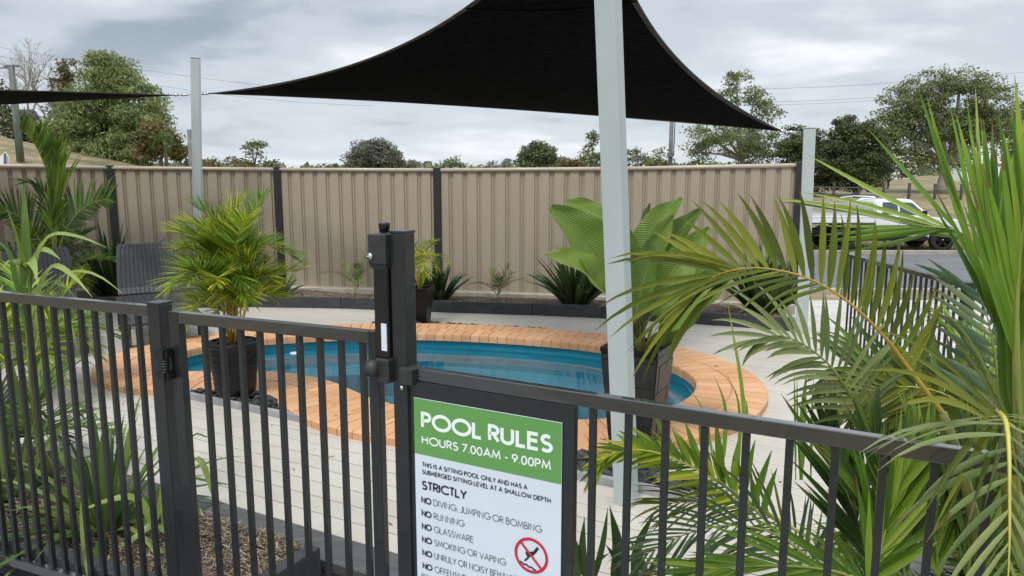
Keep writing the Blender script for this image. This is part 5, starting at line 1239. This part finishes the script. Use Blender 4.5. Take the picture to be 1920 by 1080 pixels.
# ------------------------------------------------------------------ parked ute
def ute(ox, oy, oz):
    e_ = empty('parked_ute', (ox, oy, oz), 0, 'white tray back ute with black wheels parked on the verge across the road', 'ute')
    W2 = .90
    def ext(poly, y0, y1, name, mat, bev=.02, par=None):
        m = MB(); n_ = len(poly); m.add([(x, y0, z) for x, z in poly]+[(x, y1, z) for x, z in poly], [tuple(range(n_)), tuple(range(2*n_-1, n_-1, -1))]+[(i, n_+i, n_+(i+1)%n_, (i+1)%n_) for i in range(n_)])
        o = m.build(name, mat, par or e_, bev, local=True); return o
    # x: 0 = front wheel centre, negative towards the tray
    archc = [(.47*math.cos(R(a)), .38+.47*math.sin(R(a))) for a in range(168, 11, -12)]
    body = [(-2.22, .52), (-.55, .50), (-.47, .40)]+archc+[(.50, .42), (.80, .48), (.83, .62), (.80, .82), (.70, .96), (.35, 1.06), (-.40, 1.13), (-.62, 1.15), (-2.22, 1.17)]
    ext(body, -W2, W2, 'body', M['ute_white'], .03)
    cab = [(-2.20, 1.165), (-2.16, 1.60), (-2.02, 1.70), (-1.20, 1.71), (-1.02, 1.67), (-.42, 1.135)]
    n_ = len(cab); m = MB(); tap = lambda z: W2-.02-.17*max(0, (z-1.15)/.56)
    m.add([(x, -tap(z), z) for x, z in cab]+[(x, tap(z), z) for x, z in cab], [tuple(range(n_)), tuple(range(2*n_-1, n_-1, -1))]+[(i, n_+i, n_+(i+1)%n_, (i+1)%n_) for i in range(n_)])
    m.build('cab', M['ute_white'], e_, .03, local=True)
    def side_glass(poly):
        for s in (-1, 1):
            m = MB(); m.add([(x, s*(tap(z)+.006), z) for x, z in poly], [tuple(range(len(poly)))]); m.build('window', M['glass'], e_, local=True)
    side_glass([(-2.02, 1.22), (-1.50, 1.20), (-1.50, 1.60), (-1.98, 1.60)]); side_glass([(-1.44, 1.20), (-.60, 1.19), (-1.02, 1.58), (-1.44, 1.61)])
    m = MB(); m.add([(-.455, -.70, 1.175), (-.455, .70, 1.175), (-.99, .60, 1.655), (-.99, -.60, 1.655)], [(0,1,2,3)]); m.build('windscreen', M['glass'], e_, local=True)
    ext([(-2.2, .36), (-.5, .36), (-.48, .50), (-2.2, .515)], -W2-.01, W2+.01, 'sill', M['black_plastic'], .01)
    ext([(.48, .40), (.80, .42), (.86, .50), (.84, .60), (.52, .52)], -W2+.02, W2-.02, 'front_bumper', M['black_plastic'], .02)
    for s in (-1, 1):
        m = MB(); m.box((.70, s*.78, .84), (.20, .22, .12)); m.build('headlight', M['glass'], e_, .02, local=True)
        m = MB(); m.box((-.72, s*(W2+.10), 1.27), (.10, .16, .14)); m.build('mirror', M['black_plastic'], e_, .02, local=True)
        m = MB(); m.box((-1.52, s*(W2+.006), 1.02), (.16, .02, .03)); m.build('door_handle', M['black_plastic'], e_, .004, local=True)
        m = MB(); m.add([(x, s*(W2+.004), z) for x, z in ((-1.47, .54), (-1.455, .54), (-1.455, 1.15), (-1.47, 1.15))], [(0,1,2,3)]); m.build('door_gap', M['black_plastic'], e_, local=True)
        m = MB(); m.add([(x, s*(W2+.004), z) for x, z in ((-.60, .54), (-.588, .54), (-.588, 1.13), (-.60, 1.13))], [(0,1,2,3)]); m.build('door_gap', M['black_plastic'], e_, local=True)
    # wheels
    for x in (0, -3.22):
        for s in (-1, 1):
            wh = bpy.data.objects.new('wheel', None); col.objects.link(wh); wh.parent = e_; wh.location = (x, s*.80, .385)
            m = MB(); M9 = Matrix.Rotation(R(90), 4, 'X'); prof_ = [(.24, -.11), (.34, -.125), (.380, -.10), (.388, -.05), (.388, .05), (.380, .10), (.34, .125), (.24, .11)]
            mm = MB(); mm.lathe(prof_, (0, 0, 0), 40); m.add([M9 @ Vector(v) for v in mm.v], mm.f, True); m.build('tyre', M['tyre'], wh, local=True)
            m = MB(); mm = MB(); mm.lathe([(.245, -.10), (.235, -.085), (.225, .0), (0, .0)], (0, 0, 0), 32); mm.lathe([(.245, .10), (.235, .085), (.225, .0)], (0, 0, 0), 32); m.add([M9 @ Vector(v) for v in mm.v], mm.f, True)
            for k in range(6):
                a = k*math.pi/3; 
                for da in (-.12, .12): m.bar((.05*math.cos(a), s*.075, .05*math.sin(a)), (.228*math.cos(a+da), s*.085, .228*math.sin(a+da)), .028, .035, (0, 1, 0))
            m.tube([(0, s*.06, 0), (0, s*.10, 0)], .05, 12); m.build('rim', M['rim'], wh, local=True)
            m = MB(); m.tube([(0, s*.100, 0), (0, s*.106, 0)], .022, 10); m.build('hub_cap', M['chrome'], wh, local=True)
    # tray
    m = MB(); m.box((-3.42, 0, .93), (2.36, 1.86, .06)); m.bar((-4.55, -.40, .62), (-2.2, -.40, .60), .10, .16); m.bar((-4.55, .40, .62), (-2.2, .40, .60), .10, .16); m.box((-3.22, 0, .42), (.14, 1.5, .12)); m.build('tray_floor', M['black_plastic'], e_, local=True)
    for s in (-1, 1):
        m = MB(); m.box((-3.42, s*.925, 1.06), (2.36, .03, .24))
        for k in (0, 1): m.box((-3.42, s*.942, .99+.14*k), (2.36, .012, .03))
        m.build('tray_side', M['ute_white'], e_, .004, local=True)
        m = MB(); m.box((-2.72, s*.93, .70), (.5, .02, .30)); m.build('mudguard', M['black_plastic'], e_, local=True)
    m = MB(); m.box((-4.58, 0, 1.06), (.03, 1.84, .24)); m.build('tailgate', M['ute_white'], e_, local=True)
    m = MB()
    for s in (-.85, .85): m.tube([(-2.28, s, .96), (-2.28, s, 1.70), (-2.28, s*.93, 1.76)], .03, 8)
    m.tube([(-2.28, -.79, 1.76), (-2.28, .79, 1.76)], .03, 8)
    for s in (-.85, .85): m.tube([(-2.28, s, 1.745), (-2.62, s, 1.70), (-2.9, s, 1.64)], .02, 8)
    m.build('headboard', M['white'], e_, local=True)
    m = MB()
    for s in (-.91, .91):
        m.tube([(-4.5, s, 1.56), (-2.34, s, 1.56)], .012, 6); m.tube([(-4.5, s, 1.18), (-4.5, s, 1.56)], .012, 6)
        for k in range(40): m.bar((-4.48+k*.055, s, 1.18), (-4.48+k*.055, s, 1.56), .006, .006, (0, 1, 0))
        for k in range(7): m.bar((-4.5, s, 1.20+k*.055), (-2.34, s, 1.20+k*.055), .006, .006)
    for k in range(30): m.bar((-2.34, -.85+k*.058, 1.18), (-2.34, -.85+k*.058, 1.70), .006, .006, (0, 1, 0))
    for k in range(10): m.bar((-2.34, -.85, 1.20+k*.055), (-2.34, .85, 1.20+k*.055), .006, .006)
    m.build('mesh_cage', M['mesh_steel'], e_, local=True)
    return e_
ww = at(1768, 452, 24.0); ute(ww.x, 24.9, -.85)

vs = []; fs = []; va = []; b = 0
for _ in range(170):
    x, y = rnd.uniform(-4.5, 3), rnd.uniform(2.8, 8.3)
    z_ = .003
    if inside(x, y, OUTL):
        if inside(x, y, INN): continue
        z_ = .0625
    a = rnd.uniform(0, 3.14); l = rnd.uniform(.008, .028); w_ = l*rnd.uniform(.2, .4); ca, sa = math.cos(a), math.sin(a)
    vs += [(x-ca*l, y-sa*l, z_), (x+sa*w_, y-ca*w_, z_+.003), (x+ca*l, y+sa*l, z_+.001), (x-sa*w_, y+ca*w_, z_+.004)]; fs.append((b, b+1, b+2, b+3)); va.append(rnd.random()*.6); b += 4
tag(np_obj('leaf_litter', vs, fs, va, M['straw']), 'scattered small dry leaves on the deck and coping', kind='stuff')

# ------------------------------------------------------------------ poles, wires, small far things
def pole(x, ytop, Y, r_, mat, label, arm=None, ybot=None):
    t = at(x, ytop, Y); z0 = hz_(t.x, Y)-.2; e_ = empty('utility_pole', (t.x, Y, z0), 0, label, 'pole')
    m = MB(); m.tube([(t.x, Y, z0), (t.x, Y, t.z)], [r_*1.15, r_*.9], 12); m.build('shaft', M[mat], e_)
    if arm:
        m = MB(); m.box((t.x, Y, t.z-.25), (arm, .10, .12)); m.build('crossarm', M[mat], e_)
        for s in (-.45, -.2, .2, .45):
            m = MB(); m.tube([(t.x+s*arm, Y, t.z-.18), (t.x+s*arm, Y, t.z-.02)], .04, 8); m.build('insulator', M['grey_pole'], e_)
    return t
pole(21, 125, 36, .15, 'wood_pole', 'greenish timber power pole at the far left behind the fence'); pole_e = bpy.data.objects['utility_pole']
m = MB(); a_ = at(22, 128, 36); m.bar(a_+V(.1, 0, 0), a_+V(-1.6, 0, .05), .06, .06); m.bar(a_+V(-.35, 0, .1), a_+V(.35, 0, .1), .10, .08); m.build('arm', M['grey_pole'], pole_e)
pole(1260, 205, 62, .17, 'grey_pole', 'grey power pole beyond the fence below the big sail')
m = MB(); a_ = at(1266, 212, 62); m.tube([a_, at(1263, 292, 62)], .05, 6); m.box(at(1257, 290, 61.8), (.5, .4, .35)); tag(m.build('pole_conduit', M['grey_pole']), 'cable conduit and small box on the grey power pole', 'conduit')
pole(355, 243, 30, .10, 'grey_pole', 'short grey pole half hidden by the left pale post')
def wire(p, q, sag, label):
    m = MB(); pts = [p.lerp(q, t/24)+V(0, 0, -sag*4*(t/24)*(1-t/24)) for t in range(25)]; m.tube(pts, .015, 4, False)
    tag(m.build('power_line', M['wire']), label, 'power line')
wire(at(1330, 168, 70), at(2100, 115, 60), .5, 'upper power line at the right in front of the clouds')
wire(at(1280, 190, 70), at(2100, 128, 62), .9, 'lower power line at the right in front of the clouds')
wire(at(1280, 196, 71), at(2100, 134, 63), .9, 'lowest power line at the right in front of the clouds')
wire(at(-60, 78, 60), at(700, 178, 80), .5, 'upper power line at the left above the trees')
wire(at(-60, 92, 58), at(700, 198, 80), .9, 'lower power line at the left above the trees')
wire(at(1105, 300, 100), at(1257, 270, 62), .5, 'faint power line running to the grey pole')
# white pointed sign board at far left
e_ = empty('road_sign', at(9, 330, 34), 0, 'small white pointed board standing at the far left beyond the fence', 'sign')
m = MB(); q = [at(-8, 316, 34), at(17, 316, 34), at(17, 296, 34), at(9, 284, 34), at(-8, 302, 34)]; m.add([tuple(v) for v in q]+[tuple(v+V(0, .05, 0)) for v in q], [(0,1,2,3,4),(9,8,7,6,5)]+[(i, 5+i, 5+(i+1)%5, (i+1)%5) for i in range(5)]); m.build('board', M['white'], e_)
m = MB(); m.bar(at(10, 330, 33.9), at(9, 287, 33.9), .07, .07); m.build('post', M['grey_pole'], e_)
# rusty roof frame among the bare trees
e_ = empty('old_shed_roof', at(45, 235, 48), 0, 'dark rusty shed roof among the bare trees on the left hill', 'roof')
m = MB(); q = [at(10, 232, 48), at(80, 238, 47), at(62, 205, 49), at(28, 205, 50)]; m.add([tuple(v) for v in q]+[tuple(v+V(0, .3, -.12)) for v in q], [(0,1,2,3),(7,6,5,4)]+[(i, 4+i, 4+(i+1)%4, (i+1)%4) for i in range(4)]); m.build('roof_sheet', M['rust_dark'], e_)
for x in (14, 40, 74):
    m = MB(); a_ = at(x, 236, 48); m.tube([a_, V(a_.x, a_.y, hz_(a_.x, a_.y)-.2)], .10, 6); m.build('post', M['rust_dark'], e_)
# paddock fence posts
pf = empty('paddock_fence', at(1700, 352, 62), 0, 'row of old timber posts across the dry paddock at the right', 'fence')
mp = MB(); mp.box((0, 0, .5), (.16, .16, 1.3)); me_ = mp.mesh('fence_picket'); me_.materials.append(M['post_timber'])
for k in range(22):
    x = 22+k*1.75; y = 60-k*.45; o = bpy.data.objects.new('post', me_); col.objects.link(o); o.parent = pf; o.matrix_parent_inverse = mat_world(pf).inverted(); o.location = (x, y, hz_(x, y)+.1)
for zz_ in (.35, .8):
    m = MB(); m.bar(V(22, 60, hz_(22, 60)+zz_), V(22+21*1.75, 60-21*.45, hz_(58, 51)+zz_), .03, .03); m.build('wire', M['wire'], pf)
# far pale roofs under the trees
for x, y, Y, w_, lb in ((1672, 340, 105, 5, 'tiny white shed far off under the dark trees'), (1560, 352, 110, 4, 'tiny white building glimpsed under the tree row'), (1840, 337, 95, 7, 'tiny pale building far off behind the big gum')):
    p = at(x, y, Y); e_ = empty('far_shed', (p.x, Y, hz_(p.x, Y)), 0, lb, 'shed')
    m = MB(); m.box((p.x, Y, hz_(p.x, Y)+1.1), (w_, 3, 2.2)); m.build('wall', M['white'], e_)
    m = MB(); z_ = hz_(p.x, Y)+2.2; m.add([(p.x-w_/2-.2, Y-1.7, z_), (p.x+w_/2+.2, Y-1.7, z_), (p.x+w_/2+.2, Y+1.7, z_), (p.x-w_/2-.2, Y+1.7, z_), (p.x-w_/2-.2, Y, z_+.8), (p.x+w_/2+.2, Y, z_+.8)], [(0,1,5,4),(2,3,4,5),(0,4,3),(1,2,5)]); m.build('roof', M['sheet_rail'], e_)
# verge grass
vs = []; fs = []; va = []; b = 0
for _ in range(26000):
    x = rnd.uniform(8.5, 26); y = 23.3+rnd.random()**1.3*7; z = hz_(x, y); h = rnd.uniform(.03, .13); a = rnd.uniform(0, 3.14); w_ = rnd.uniform(.006, .014)
    dx_, dy_ = math.cos(a)*w_, math.sin(a)*w_; lx, ly = rnd.gauss(0, .03), rnd.gauss(0, .03)
    vs += [(x-dx_, y-dy_, z), (x+dx_, y+dy_, z), (x+lx, y+ly, z+h)]; fs.append((b, b+1, b+2)); va.append(rnd.random()); b += 3
M['grass'] = leaf_mat('dry_grass', [(0,(.07,.09,.02)),(.5,(.19,.17,.06)),(1,(.36,.30,.16))], .8, .2, .2)
tag(np_obj('verge_grass', vs, fs, va, M['grass']), 'patchy dry green grass on the verge round the ute', kind='stuff')

# ------------------------------------------------------------------ trees
def tree(name, x, Y, blobs, mat, label, bark='bark', leaf=.16, dens=1.0, seed=1, trunk_r=.2, group=None, sparse=.75, hang=0.0, ybase=None, limb_show=True, clump_r=.23, asp=2.2):
    """blobs: (bearing x, bearing y, half width px, half height px) lobes of the crown at depth Y"""
    r_ = np.random.RandomState(seed); rr = random.Random(seed); k = Y/FPX*1.0
    bx = at(x, 320, Y).x; z0 = hz_(bx, Y)-.15
    e_ = empty(name, (bx, Y, z0), 0, label, 'tree', group)
    L_b = [(at(a, b, Y+rr.uniform(-.12, .12)*c*k*2), c*k, d*k) for a, b, c, d in blobs]
    top = max(c.z+h*.3 for c, w_, h in L_b); low = min(c.z-h*.4 for c, w_, h in L_b)
    m = MB(); fork = V(bx+rr.uniform(-.3, .3), Y, max(z0+.6, min(low, z0+(top-z0)*.45)))
    m.tube([V(bx, Y, z0), V(bx, Y, z0).lerp(fork, .5)+V(rr.gauss(0, .1), 0, 0), fork], [trunk_r*1.25, trunk_r, trunk_r*.8], 8)
    allc = []
    for c, w_, h in L_b:
        mid = fork.lerp(c, .5)+V(rr.gauss(0, .12)*w_, rr.gauss(0, .1)*w_, .12*h); m.tube([fork, mid, c], [trunk_r*.6, trunk_r*.4, trunk_r*.2], 6)
        nc = max(6, int(30*dens*max(.4, min(3, w_*h/3)))); cs_ = []
        for _ in range(nc):
            while True:
                p = r_.uniform(-1, 1, 3)
                q = (p**2).sum()
                if .12 < q < 1: break
            cc = np.array([c.x+p[0]*w_, c.y+p[1]*w_*.8, c.z+p[2]*h]); cs_.append(cc)
            if rr.random() < .55 and limb_show:
                e2 = V(*cc); m2 = c.lerp(e2, .5)+V(0, 0, -.05*h); m.tube([c, m2, e2], [trunk_r*.16, trunk_r*.10, trunk_r*.04], 4, False)
        allc.append((np.array(cs_), min(w_, h)*clump_r+leaf*1.3, min(w_, h)))
    m.build('trunk', M[bark], e_)
    P = []; VV = []
    for cs_, cr_, mn in allc:
        nl = int(min(650, max(24, 46*dens*(cr_/leaf)**2*.30*sparse)))
        for cc in cs_:
            s = cr_*r_.uniform(.6, 1.35); q = r_.normal(0, .5, (nl, 3)); q /= np.maximum(1, np.sqrt((q**2).sum(1, keepdims=True))/1.0)
            q *= s*np.array([1.25, 1.1, .62]); P.append(cc+q); VV.append(np.clip(r_.normal(r_.uniform(.25, .75), .16, nl), 0, 1.1))
    P = np.concatenate(P); VV = np.concatenate(VV); n_ = len(P)
    d = r_.normal(0, 1, (n_, 3)); d[:, 2] = d[:, 2]*.7-hang*1.6; d /= np.linalg.norm(d, axis=1, keepdims=True)
    u = r_.normal(0, 1, (n_, 3)); u -= d*(u*d).sum(1, keepdims=True); u /= np.linalg.norm(u, axis=1, keepdims=True)
    l = leaf*r_.uniform(.6, 1.3, (n_, 1)); w_ = l/asp
    vv = np.stack([P-d*l*.5, P+u*w_*.5, P+d*l*.5, P-u*w_*.5], 1).reshape(-1, 3); ff = np.arange(n_*4).reshape(-1, 4)
    np_obj('crown', vv, ff, VV, M[mat], e_)
    return n_
def bare_tree(x, Y, ytop, label, seed, spread=1.0, mat='pale_bark', depth=6, base_w=.13):
    rr = random.Random(seed); b = at(x, 320, Y); z0 = hz_(b.x, Y)-.1; top = at(x, ytop, Y).z; H_ = top-z0; e_ = empty('bare_tree', (b.x, Y, z0), 0, label, 'tree', 'bare grey trees on the left hill'); m = MB(); tw = MB()
    def grow(p, d, l, r_, g):
        q = p+d*l; mid = p.lerp(q, .5)+V(rr.gauss(0, .05), rr.gauss(0, .05), 0)*l; (m if g < 3 else tw).tube([p, mid, q], [r_, r_*.85, r_*.65], 5 if g < 3 else 3, False)
        if g >= depth: return
        for _ in range(3 if g < 4 else 2):
            a = V(rr.gauss(0, .42*spread), rr.gauss(0, .42*spread), rr.uniform(-.05, .28)); grow(q, (d+a).normalized(), l*rr.uniform(.62, .86), max(.008, r_*.6), g+1)
    grow(V(b.x, Y, z0), V(rr.gauss(0, .08), 0, 1).normalized(), H_*.27, base_w, 0)
    m.build('trunk', M[mat], e_); tag(tw.build('twigs', M[mat], e_), kind='stuff')
tot = 0
tot += tree('willow_tree', 225, 44, [(205,145,42,38),(235,185,52,42),(170,200,42,38),(262,225,45,40),(205,240,70,45),(140,235,40,38),(290,215,22,30),(235,282,66,34),(160,288,60,34),(200,115,22,20),(110,270,28,30),(205,305,70,18),(130,300,36,18)], 't_willow', 'large soft green tree on the left hill behind the fence', leaf=.26, dens=1.7, seed=2, trunk_r=.25, hang=.55, asp=3.6, sparse=1.0, clump_r=.26)
tot += tree('willow_tree', 135, 50, [(125,130,14,30),(118,165,18,28),(128,200,20,25)], 't_olive', 'thin vine covered tree between the bare trees and the large green tree', leaf=.24, dens=1.2, seed=3, trunk_r=.12)
tot += tree('scrub_tree', 8, 46, [(5,215,30,34),(30,255,24,26),(-20,190,30,40),(60,240,24,20)], 't_dark', 'dark scrubby tree at the far left edge', leaf=.24, dens=1.0, seed=4, trunk_r=.14)
tot += tree('scrub_tree', 70, 47, [(50,228,26,24),(85,240,24,26),(105,215,20,20),(65,262,22,16)], 't_grey', 'tangled dark grey scrub below the bare trees', leaf=.22, dens=.8, seed=44, trunk_r=.10)
tot += tree('scrub_tree', 300, 42, [(290,255,26,26),(315,272,22,20),(272,280,22,20),(335,285,14,14)], 't_olive', 'olive brown bush at the right foot of the left hill', leaf=.22, dens=1.3, seed=5, trunk_r=.10, sparse=1.2)
tot += tree('scrub_tree', 345, 43, [(340,285,10,18)], 't_olive', 'thin reddish bush beside the short grey pole', leaf=.2, dens=.9, seed=6, trunk_r=.06)
bare_tree(62, 52, 78, 'tall bare grey tree left of the large green tree', 8, 1.1)
bare_tree(100, 54, 92, 'bare grey tree close against the large green tree', 9, 1.1)
bare_tree(15, 50, 130, 'shorter bare grey tree at the far left behind the power pole', 10, 1.2)
bare_tree(130, 50, 150, 'slender bare tree in front of the green tree crown', 15, .8)
bare_tree(38, 46, 215, 'low bare shrub at the foot of the hill', 16, 1.3, depth=5)
# small palm on the skyline
palm('skyline_palm', V(at(312, 300, 41).x, 41, hz_(at(312, 300, 41).x, 41)), 'tiny palm on the skyline right of the large green tree', 'palm', 11, 1.0, at(312, 232, 41).z-hz_(at(312, 300, 41).x, 41), ['l_dark'], 1, .1, .4, .04, 12, .10, (0, 70), (60, 130), seed=90, stem_mat='bark', seg=3)
tot += tree('scrub_tree', 410, 60, [(400,306,22,8),(435,305,18,9),(385,308,12,7)], 't_olive', 'low pale bush just above the fence left of the small gum', leaf=.24, dens=.8, seed=17, trunk_r=.06, sparse=.7)
tot += tree('gum_tree', 478, 66, [(472,282,20,14),(485,270,12,9),(500,306,16,8),(462,305,14,8)], 't_gum', 'small open gum just above the fence left of the dark round tree', leaf=.30, dens=.8, seed=18, trunk_r=.12, sparse=.8)
tot += tree('scrub_tree', 605, 90, [(590,316,18,6),(620,315,16,5)], 't_dark', 'barely visible low tree tops above the fence', leaf=.34, dens=.8, seed=19, trunk_r=.1)
tot += tree('round_tree', 702, 78, [(702,295,44,28),(680,300,26,22),(728,300,24,20),(702,278,26,14)], 't_grey', 'dark round topped tree above the middle of the fence', leaf=.28, dens=1.6, seed=20, trunk_r=.3, sparse=1.6, clump_r=.28)
tot += tree('scrub_tree', 769, 95, [(769,310,13,9)], 't_grey', 'little tree right of the dark round tree', leaf=.34, dens=1.0, seed=21, trunk_r=.1)
tot += tree('gum_tree', 848, 85, [(848,302,15,9),(840,312,18,6),(862,311,8,5)], 't_gum', 'small ragged tree above the fence post in the middle', leaf=.34, dens=.8, seed=22, trunk_r=.1)
tot += tree('scrub_tree', 938, 100, [(930,310,16,7),(952,306,5,9),(915,314,10,4)], 't_grey', 'sparse pale tree left of the green tree', leaf=.34, dens=.5, seed=23, trunk_r=.08, sparse=.6)
tot += tree('leafy_tree', 1008, 80, [(1006,292,26,24),(985,304,18,14),(1034,296,12,18),(1010,276,12,10)], 't_distant', 'mid green leafy tree above the fence left of the nearest post', leaf=.36, dens=1.3, seed=24, trunk_r=.2, sparse=1.1)
tot += tree('leafy_tree', 1066, 82, [(1058,305,22,10),(1080,308,14,8)], 't_olive', 'low olive bush right of the leafy tree', leaf=.32, dens=1.1, seed=25, trunk_r=.12)
tot += tree('leafy_tree', 1106, 76, [(1113,262,7,16),(1104,290,14,20),(1120,300,12,14)], 't_gum', 'slender tree just left of the nearest pale post', leaf=.3, dens=1.1, seed=26, trunk_r=.12)
tot += tree('leafy_tree', 1192, 84, [(1188,296,18,16),(1208,306,20,10)], 't_distant', 'green tree just right of the nearest pale post', leaf=.34, dens=1.1, seed=27, trunk_r=.12)
tot += tree('leafy_tree', 1238, 80, [(1237,292,12,16),(1250,306,14,9),(1222,308,10,8)], 't_gum', 'pale gum left of the grey power pole', leaf=.3, dens=.9, seed=28, trunk_r=.1)
tot += tree('gum_tree', 1385, 66, [(1380,150,26,18),(1415,180,26,20),(1438,205,26,26),(1370,180,22,20),(1330,255,40,26),(1380,262,48,30),(1430,268,34,26),(1310,285,28,22),(1400,292,50,20),(1345,225,22,14)], 't_gum', 'tall open gum with rounded foliage clumps behind the right end of the sail', bark='pale_bark', leaf=.235, dens=1.25, seed=30, trunk_r=.28, sparse=.55, clump_r=.24)
tot += tree('dark_tree', 1500, 62, [(1500,262,40,26),(1475,290,34,26),(1525,290,34,30),(1560,300,26,36),(1480,330,36,24),(1540,340,34,20)], 't_dark', 'dense dark tree behind the right pale post', leaf=.23, dens=1.5, seed=31, trunk_r=.3, sparse=1.4)
tot += tree('dark_tree', 1605, 60, [(1590,250,34,30),(1620,270,34,36),(1575,300,44,40),(1630,310,36,36),(1600,340,48,18)], 't_dark', 'dense dark tree beyond the ute tray', leaf=.23, dens=1.5, seed=32, trunk_r=.3, sparse=1.4)
tot += tree('gum_tree', 1770, 64, [(1700,190,46,34),(1745,165,46,32),(1800,155,46,30),(1850,180,44,36),(1680,240,44,40),(1740,235,56,46),(1815,235,56,48),(1870,240,40,44),(1700,295,40,26),(1780,300,60,24),(1665,280,26,30)], 't_gum', 'very large spreading gum tree behind the tall right fronds', bark='pale_bark', leaf=.235, dens=1.3, seed=33, trunk_r=.45, sparse=.5, clump_r=.24)
tot += tree('gum_tree', 1925, 66, [(1905,215,26,26),(1935,250,36,46),(1900,290,24,24),(1960,300,40,40)], 't_gum', 'gum tree running off the right edge', bark='pale_bark', leaf=.235, dens=1.1, seed=34, trunk_r=.3, sparse=.9)
tot += tree('dark_tree', 1665, 72, [(1660,325,26,14),(1700,322,26,12)], 't_dark', 'small dark bush below the big gum', leaf=.26, dens=1.2, seed=35, trunk_r=.12)
# far tree line all round the horizon
rt = np.random.RandomState(5); n_ = 26000; th = rt.uniform(-2.3, 2.3, n_); Rr = rt.uniform(210, 330, n_)
hh = np.array([3.5+2.5*noise.noise(V(t*9, 0, 0))+1.5*noise.noise(V(t*31, 3, 0)) for t in th])
z = np.array([hz_(math.sin(t)*r_, math.cos(t)*r_) for t, r_ in zip(th, Rr)])+rt.uniform(0, 1, n_)**.8*np.maximum(.6, hh)
P = np.stack([np.sin(th)*Rr, np.cos(th)*Rr, z], 1); d = rt.normal(0, 1, (n_, 3)); d /= np.linalg.norm(d, axis=1, keepdims=True); u = rt.normal(0, 1, (n_, 3)); u -= d*(u*d).sum(1, keepdims=True); u /= np.linalg.norm(u, axis=1, keepdims=True); l = rt.uniform(1.0, 2.6, (n_, 1))
tag(np_obj('far_woodland', np.stack([P-d*l*.5, P+u*l*.35, P+d*l*.5, P-u*l*.35], 1).reshape(-1, 3), np.arange(n_*4).reshape(-1, 4), rt.uniform(.2, .8, n_), M['t_distant']), 'far wooded skyline beyond the paddocks', kind='stuff')
print('LEAVES', tot)
